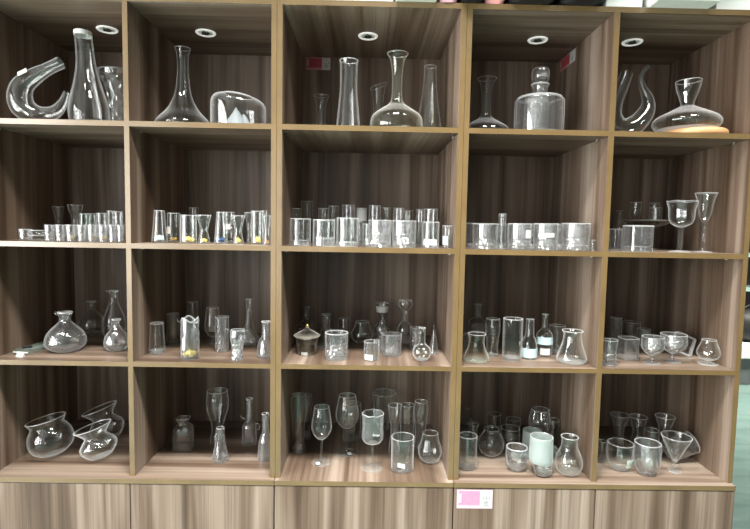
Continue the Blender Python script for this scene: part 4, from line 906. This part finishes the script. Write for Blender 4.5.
# short-stemmed cone glass and a faceted tumbler lying beside it
goblet('martini_glass', 'martini', MART[0], MART[1], ZS4+.0007, .128, .050, 'cone-shaped short-stemmed cocktail glass, front right of bottom shelf, far right bay', 'glass', {'stem': .2, 'foot': .46, 'sr': .0062, 'style': 'short', 'base': .14, 'wall': .002})
G('faceted_tumbler', 'tumbler', LIE[0], LIE[1], ZS4+.002, .098, .041, 'faceted tumbler tipped over against the cocktail glass, far right bay', 'glass', {'tilt': 68, 'mat': 'crystal', 'facet': (8, 0, 1), 'seg': 48, 'wall': .003, 'base': .12})

# ---------------------------------------------------------------- shelving units
ZR = [2.2111, (1.8364, 1.8191), (1.4410, 1.4241), (1.0447, 1.0287)]
dark = True
shelving('wide two-bay walnut shelving unit at left, left of the single-bay unit', -1.2737, -.3066, [(-.7983, -.7818)], ZR, 'wood_x',
         [(-.969, .245), (-.614, .255)], [], [(-1.2737, -.7905), (-.7905, -.3066)], 0)
shelving('narrow single-bay walnut shelving unit standing between the two wide ones', -.3056, .3016, [], ZR, 'wood_y',
         [(-.017, .25)], [((-.275, .4978, 2.158), (1, 0, 0), (0, 0, 1), .102, .051, True)], [(-.3056, .3016)], 0)
shelving('wide two-bay walnut shelving unit at right with a pink notice on its door', .3026, 1.2671, [(.7779, .7956)], ZR, 'wood_x',
         [(.611, .25), (.963, .25)], [((.7778, .468, 2.160), (0, -1, 0), (0, 0, 1), .158, .046, True), ((.3135, -.0176, .5595), (1, 0, 0), (0, 0, 1), .122, .066, False)],
         [(.3026, .787), (.787, 1.2671)], 0)

# ---------------------------------------------------------------- things on top of the shelving
ZT = 2.2288
def carton(name, x0, x1, y0, y1, h, mat, label, cat='box', rz=0, flap=True):
    cx, cy = (x0+x1)/2, (y0+y1)/2
    ob = link(name, boxbm(x0-cx, x1-cx, y0-cy, y1-cy, 0, h, bev=.004), mat, None, (cx, cy, ZT), rot=(0, 0, rz))
    if flap:
        link('lid', boxbm(x0-cx-.003, x1-cx+.003, y0-cy-.003, y1-cy+.003, h-.045, h+.003, bev=.003), mat, ob)
    return tag(ob, label, cat)
carton('storage_box', -.158, .064, .004, .30, .16, 'carton', 'long white box on top of the single-bay unit, set back from its edge')
carton('storage_box', .072, .203, -.055, .25, .17, 'carton', 'shorter white box jutting over the front edge of the single-bay unit')
carton('storage_box', .750, .868, .004, .30, .18, 'carton', 'narrow pale box right of the black bags on the right-hand unit')
carton('storage_box', .885, 1.082, -.058, .28, .19, 'carton', 'pale box jutting over the front edge of the right-hand unit')
carton('storage_box', 1.128, 1.262, .010, .30, .15, 'carton', 'pale box turned askew at the right end on top of the shelving', rz=-.09)
def bag(x0, x1, y0, y1, h, mat, label, strap=True):
    cx, cy = (x0+x1)/2, (y0+y1)/2; bm = bmesh.new()
    bmesh.ops.create_cube(bm, size=1); bmesh.ops.subdivide_edges(bm, edges=bm.edges[:], cuts=5, use_grid_fill=True)
    for v in bm.verts:
        x, y, z = v.co*2; k = 1-.10*(abs(x)**3*abs(z)**3)-.08*abs(y)**3*abs(z)**3
        q = .012*sin(5*x+3*z+cx*30)
        v.co = Vector((x*k*(x1-x0)/2, (y*k*(y1-y0)/2)+q*(1-abs(y)), (z*(1-.10*abs(x)**4)*.5+.5)*h))
    dz = min(v.co.z for v in bm.verts); bmesh.ops.translate(bm, vec=(0, 0, -dz), verts=bm.verts[:])
    ob = link('cloth_bag', bm, mat, None, (cx, cy, ZT), 60)
    if strap:
        w = (x1-x0)*.22
        link('handle', sweep_bm([(w*cos(a), 0, h-.012+.05*sin(a), .006) for a in [pi*k/12 for k in range(13)]], None, 10), mat, ob, smooth=60)
    return tag(ob, label, 'bag')
bag(.208, .272, -.012, .14, .09, 'pinkcloth', 'pink soft bag above the upright between middle and right units', False)
bag(.277, .352, -.062, .20, .14, 'black', 'small black bag jutting out between the two pink bags')
bag(.357, .425, -.006, .16, .10, 'coral', 'coral pink soft bag between the two black bags', False)
bag(.430, .588, -.050, .26, .18, 'black', 'large black bag in the middle on top of the right-hand unit')
bag(.596, .742, -.056, .26, .17, 'black', 'black bag directly left of the narrow pale box')
# ---------------------------------------------------------------- the room
RX0, RX1, RY0, RY1, RZ = -3.4, 5.4, -5.2, 4.3, 3.1
def slab(name, *a, mat='wall'): return struct(link(name, boxbm(*a), mat))
slab('floor', RX0-.1, RX1+.1, RY0-.1, RY1+.1, -.06, 0, mat='stone')
slab('ceiling', RX0-.1, RX1+.1, RY0-.1, RY1+.1, RZ, RZ+.06, mat='ceil')
slab('wall_back', RX0-.1, RX1+.1, RY1, RY1+.1, 0, RZ, mat='darkwall')
slab('wall_front', RX0-.1, RX1+.1, RY0-.1, RY0, 0, RZ)
slab('wall_right', RX1, RX1+.1, RY0, RY1, 0, RZ)
# left wall with a wide window opening
bm = bmesh.new()
WY0, WY1, WZ0, WZ1 = -4.4, -.35, .3, 2.9
box(bm, RX0-.1, RX0, RY0, WY0, 0, RZ); box(bm, RX0-.1, RX0, WY1, RY1, 0, RZ); box(bm, RX0-.1, RX0, WY0, WY1, 0, WZ0); box(bm, RX0-.1, RX0, WY0, WY1, WZ1, RZ)
struct(link('wall_left', bm, 'wall'))
bm = bmesh.new()
for y in (WY0, (WY0*2+WY1)/3, (WY0+WY1*2)/3, WY1-.05): box(bm, RX0-.07, RX0-.02, y, y+.05, WZ0, WZ1)
box(bm, RX0-.07, RX0-.02, WY0, WY1, WZ0, WZ0+.05); box(bm, RX0-.07, RX0-.02, WY0, WY1, WZ1-.05, WZ1)
struct(link('window_1', bm, 'white'))

# low display bench beyond the shelving, with a bag on it, and a rack at the wall
e = empty('display_bench', (4.25, 3.6, 0)); tag(e, 'low grey display bench with thick white top, beyond the shelving at far right', 'bench')
link('plinth', boxbm(-1.0, .9, -.32, .32, 0, .27, bev=.006), 'counter', e)
link('bench_top', boxbm(-1.04, .94, -.36, .36, .272, .405, bev=.008), 'white', e)
bm = bmesh.new(); bmesh.ops.create_uvsphere(bm, u_segments=24, v_segments=16, radius=.5)
for v in bm.verts:
    v.co = Vector((v.co.x*.46, v.co.y*.34, max(-.42, v.co.z)*.36+.42*.36)); v.co.x *= 1+.06*sin(9*v.co.z*3)
ob = link('shoulder_bag', bm, 'black', None, (3.98, 3.5, .406), 60)
link('handle', sweep_bm([(.10*cos(a), 0, .27+.10*sin(a), .009) for a in [pi*k/12 for k in range(13)]], None, 10), 'black', ob, smooth=60)
tag(ob, 'rounded black bag lying on the white-topped bench at far right', 'bag')
e = empty('display_rack', (4.2, 4.14, 0)); tag(e, 'tall black display rack with mint glass shelves against the back wall', 'rack')
for sx in (-.62, .62):
    for sy in (-.12, .12): link('post', boxbm(sx-.015, sx+.015, sy-.015, sy+.015, 0, 1.9), 'plastic', e)
for z in (.86, 1.25, 1.64): link('shelf', boxbm(-.604, .604, -.13, .13, z, z+.045), 'mint', e)
link('back_board', boxbm(-.604, .604, .131, .14, .5, 1.9), 'plastic', e)

# ---------------------------------------------------------------- light
def area(name, loc, target, sx, sy, power, color=(1, 1, 1)):
    l = bpy.data.lights.new(name, 'AREA'); l.shape = 'RECTANGLE'; l.size = sx; l.size_y = sy; l.energy = power; l.color = color
    o = bpy.data.objects.new(name, l); col.objects.link(o); o.location = loc
    d = Vector(target)-Vector(loc); o.rotation_euler = d.to_track_quat('-Z', 'Y').to_euler()
    return o
EXPOSURE = 0.0
area('window daylight', (RX0-.09, (WY0+WY1)/2, (WZ0+WZ1)/2), (0, (WY0+WY1)/2, (WZ0+WZ1)/2), WY1-WY0-.1, WZ1-WZ0-.1, 350, (1, .985, .97))
area('shop door daylight', (-3.0, RY0+.03, 1.55), (-3.0, 0, 1.55), .7, 2.5, 42, (.98, .99, 1))  # unseen light panel added to whiten the left edge bands
for x, y, p in ((-2.0, -.95, 2), (-1.1, -.9, 22), (.0, -.9, 62), (1.1, -.95, 42), (2.2, -1.1, 12), (3.8, 2.4, 105), (0, 2.4, 20)):
    l = area('ceiling downlight', (x, y, RZ-.01), (x, y, 0), .55, .3, p, (.99, .97, .945))
    l.data.spread = radians(105)
for x in (-1.75, -1.25, -.75):  # unseen light strips added to draw bright streaks on the glasses
    area('shop front daylight', (x, RY0+.03, 1.5), (x, 0, 1.5), .09, 2.2, 5.5, (.97, .99, 1))

w = bpy.data.worlds.new('World'); scene.world = w; w.use_nodes = True
w.node_tree.nodes['Background'].inputs['Color'].default_value = (.75, .85, 1, 1)
w.node_tree.nodes['Background'].inputs['Strength'].default_value = 1.0

# ---------------------------------------------------------------- camera
cd = bpy.data.cameras.new('Camera'); cam = bpy.data.objects.new('Camera', cd); col.objects.link(cam)
cd.sensor_fit = 'HORIZONTAL'; cd.sensor_width = 36; cd.lens = 24.404
r, u, f = Vector((.99976844, -.01125433, .01834156)), Vector((-.01747006, .07317779, .99716589)), Vector((.01256463, .99725541, -.07296423))
m = Matrix((r, u, -f)).transposed().to_4x4(); m.translation = (0, -1.68, 1.508)
cam.matrix_world = m; cd.clip_start = .05
scene.camera = cam
scene.view_settings.view_transform = 'Standard'; scene.view_settings.look = 'None'
scene.view_settings.gamma = 1; scene.view_settings.use_curve_mapping = False
scene.view_settings.exposure = EXPOSURE
c = scene.cycles
c.max_bounces = 24; c.transmission_bounces = 24; c.transparent_max_bounces = 32; c.glossy_bounces = 8; c.diffuse_bounces = 4
c.sample_clamp_indirect = 6; c.use_denoising = True
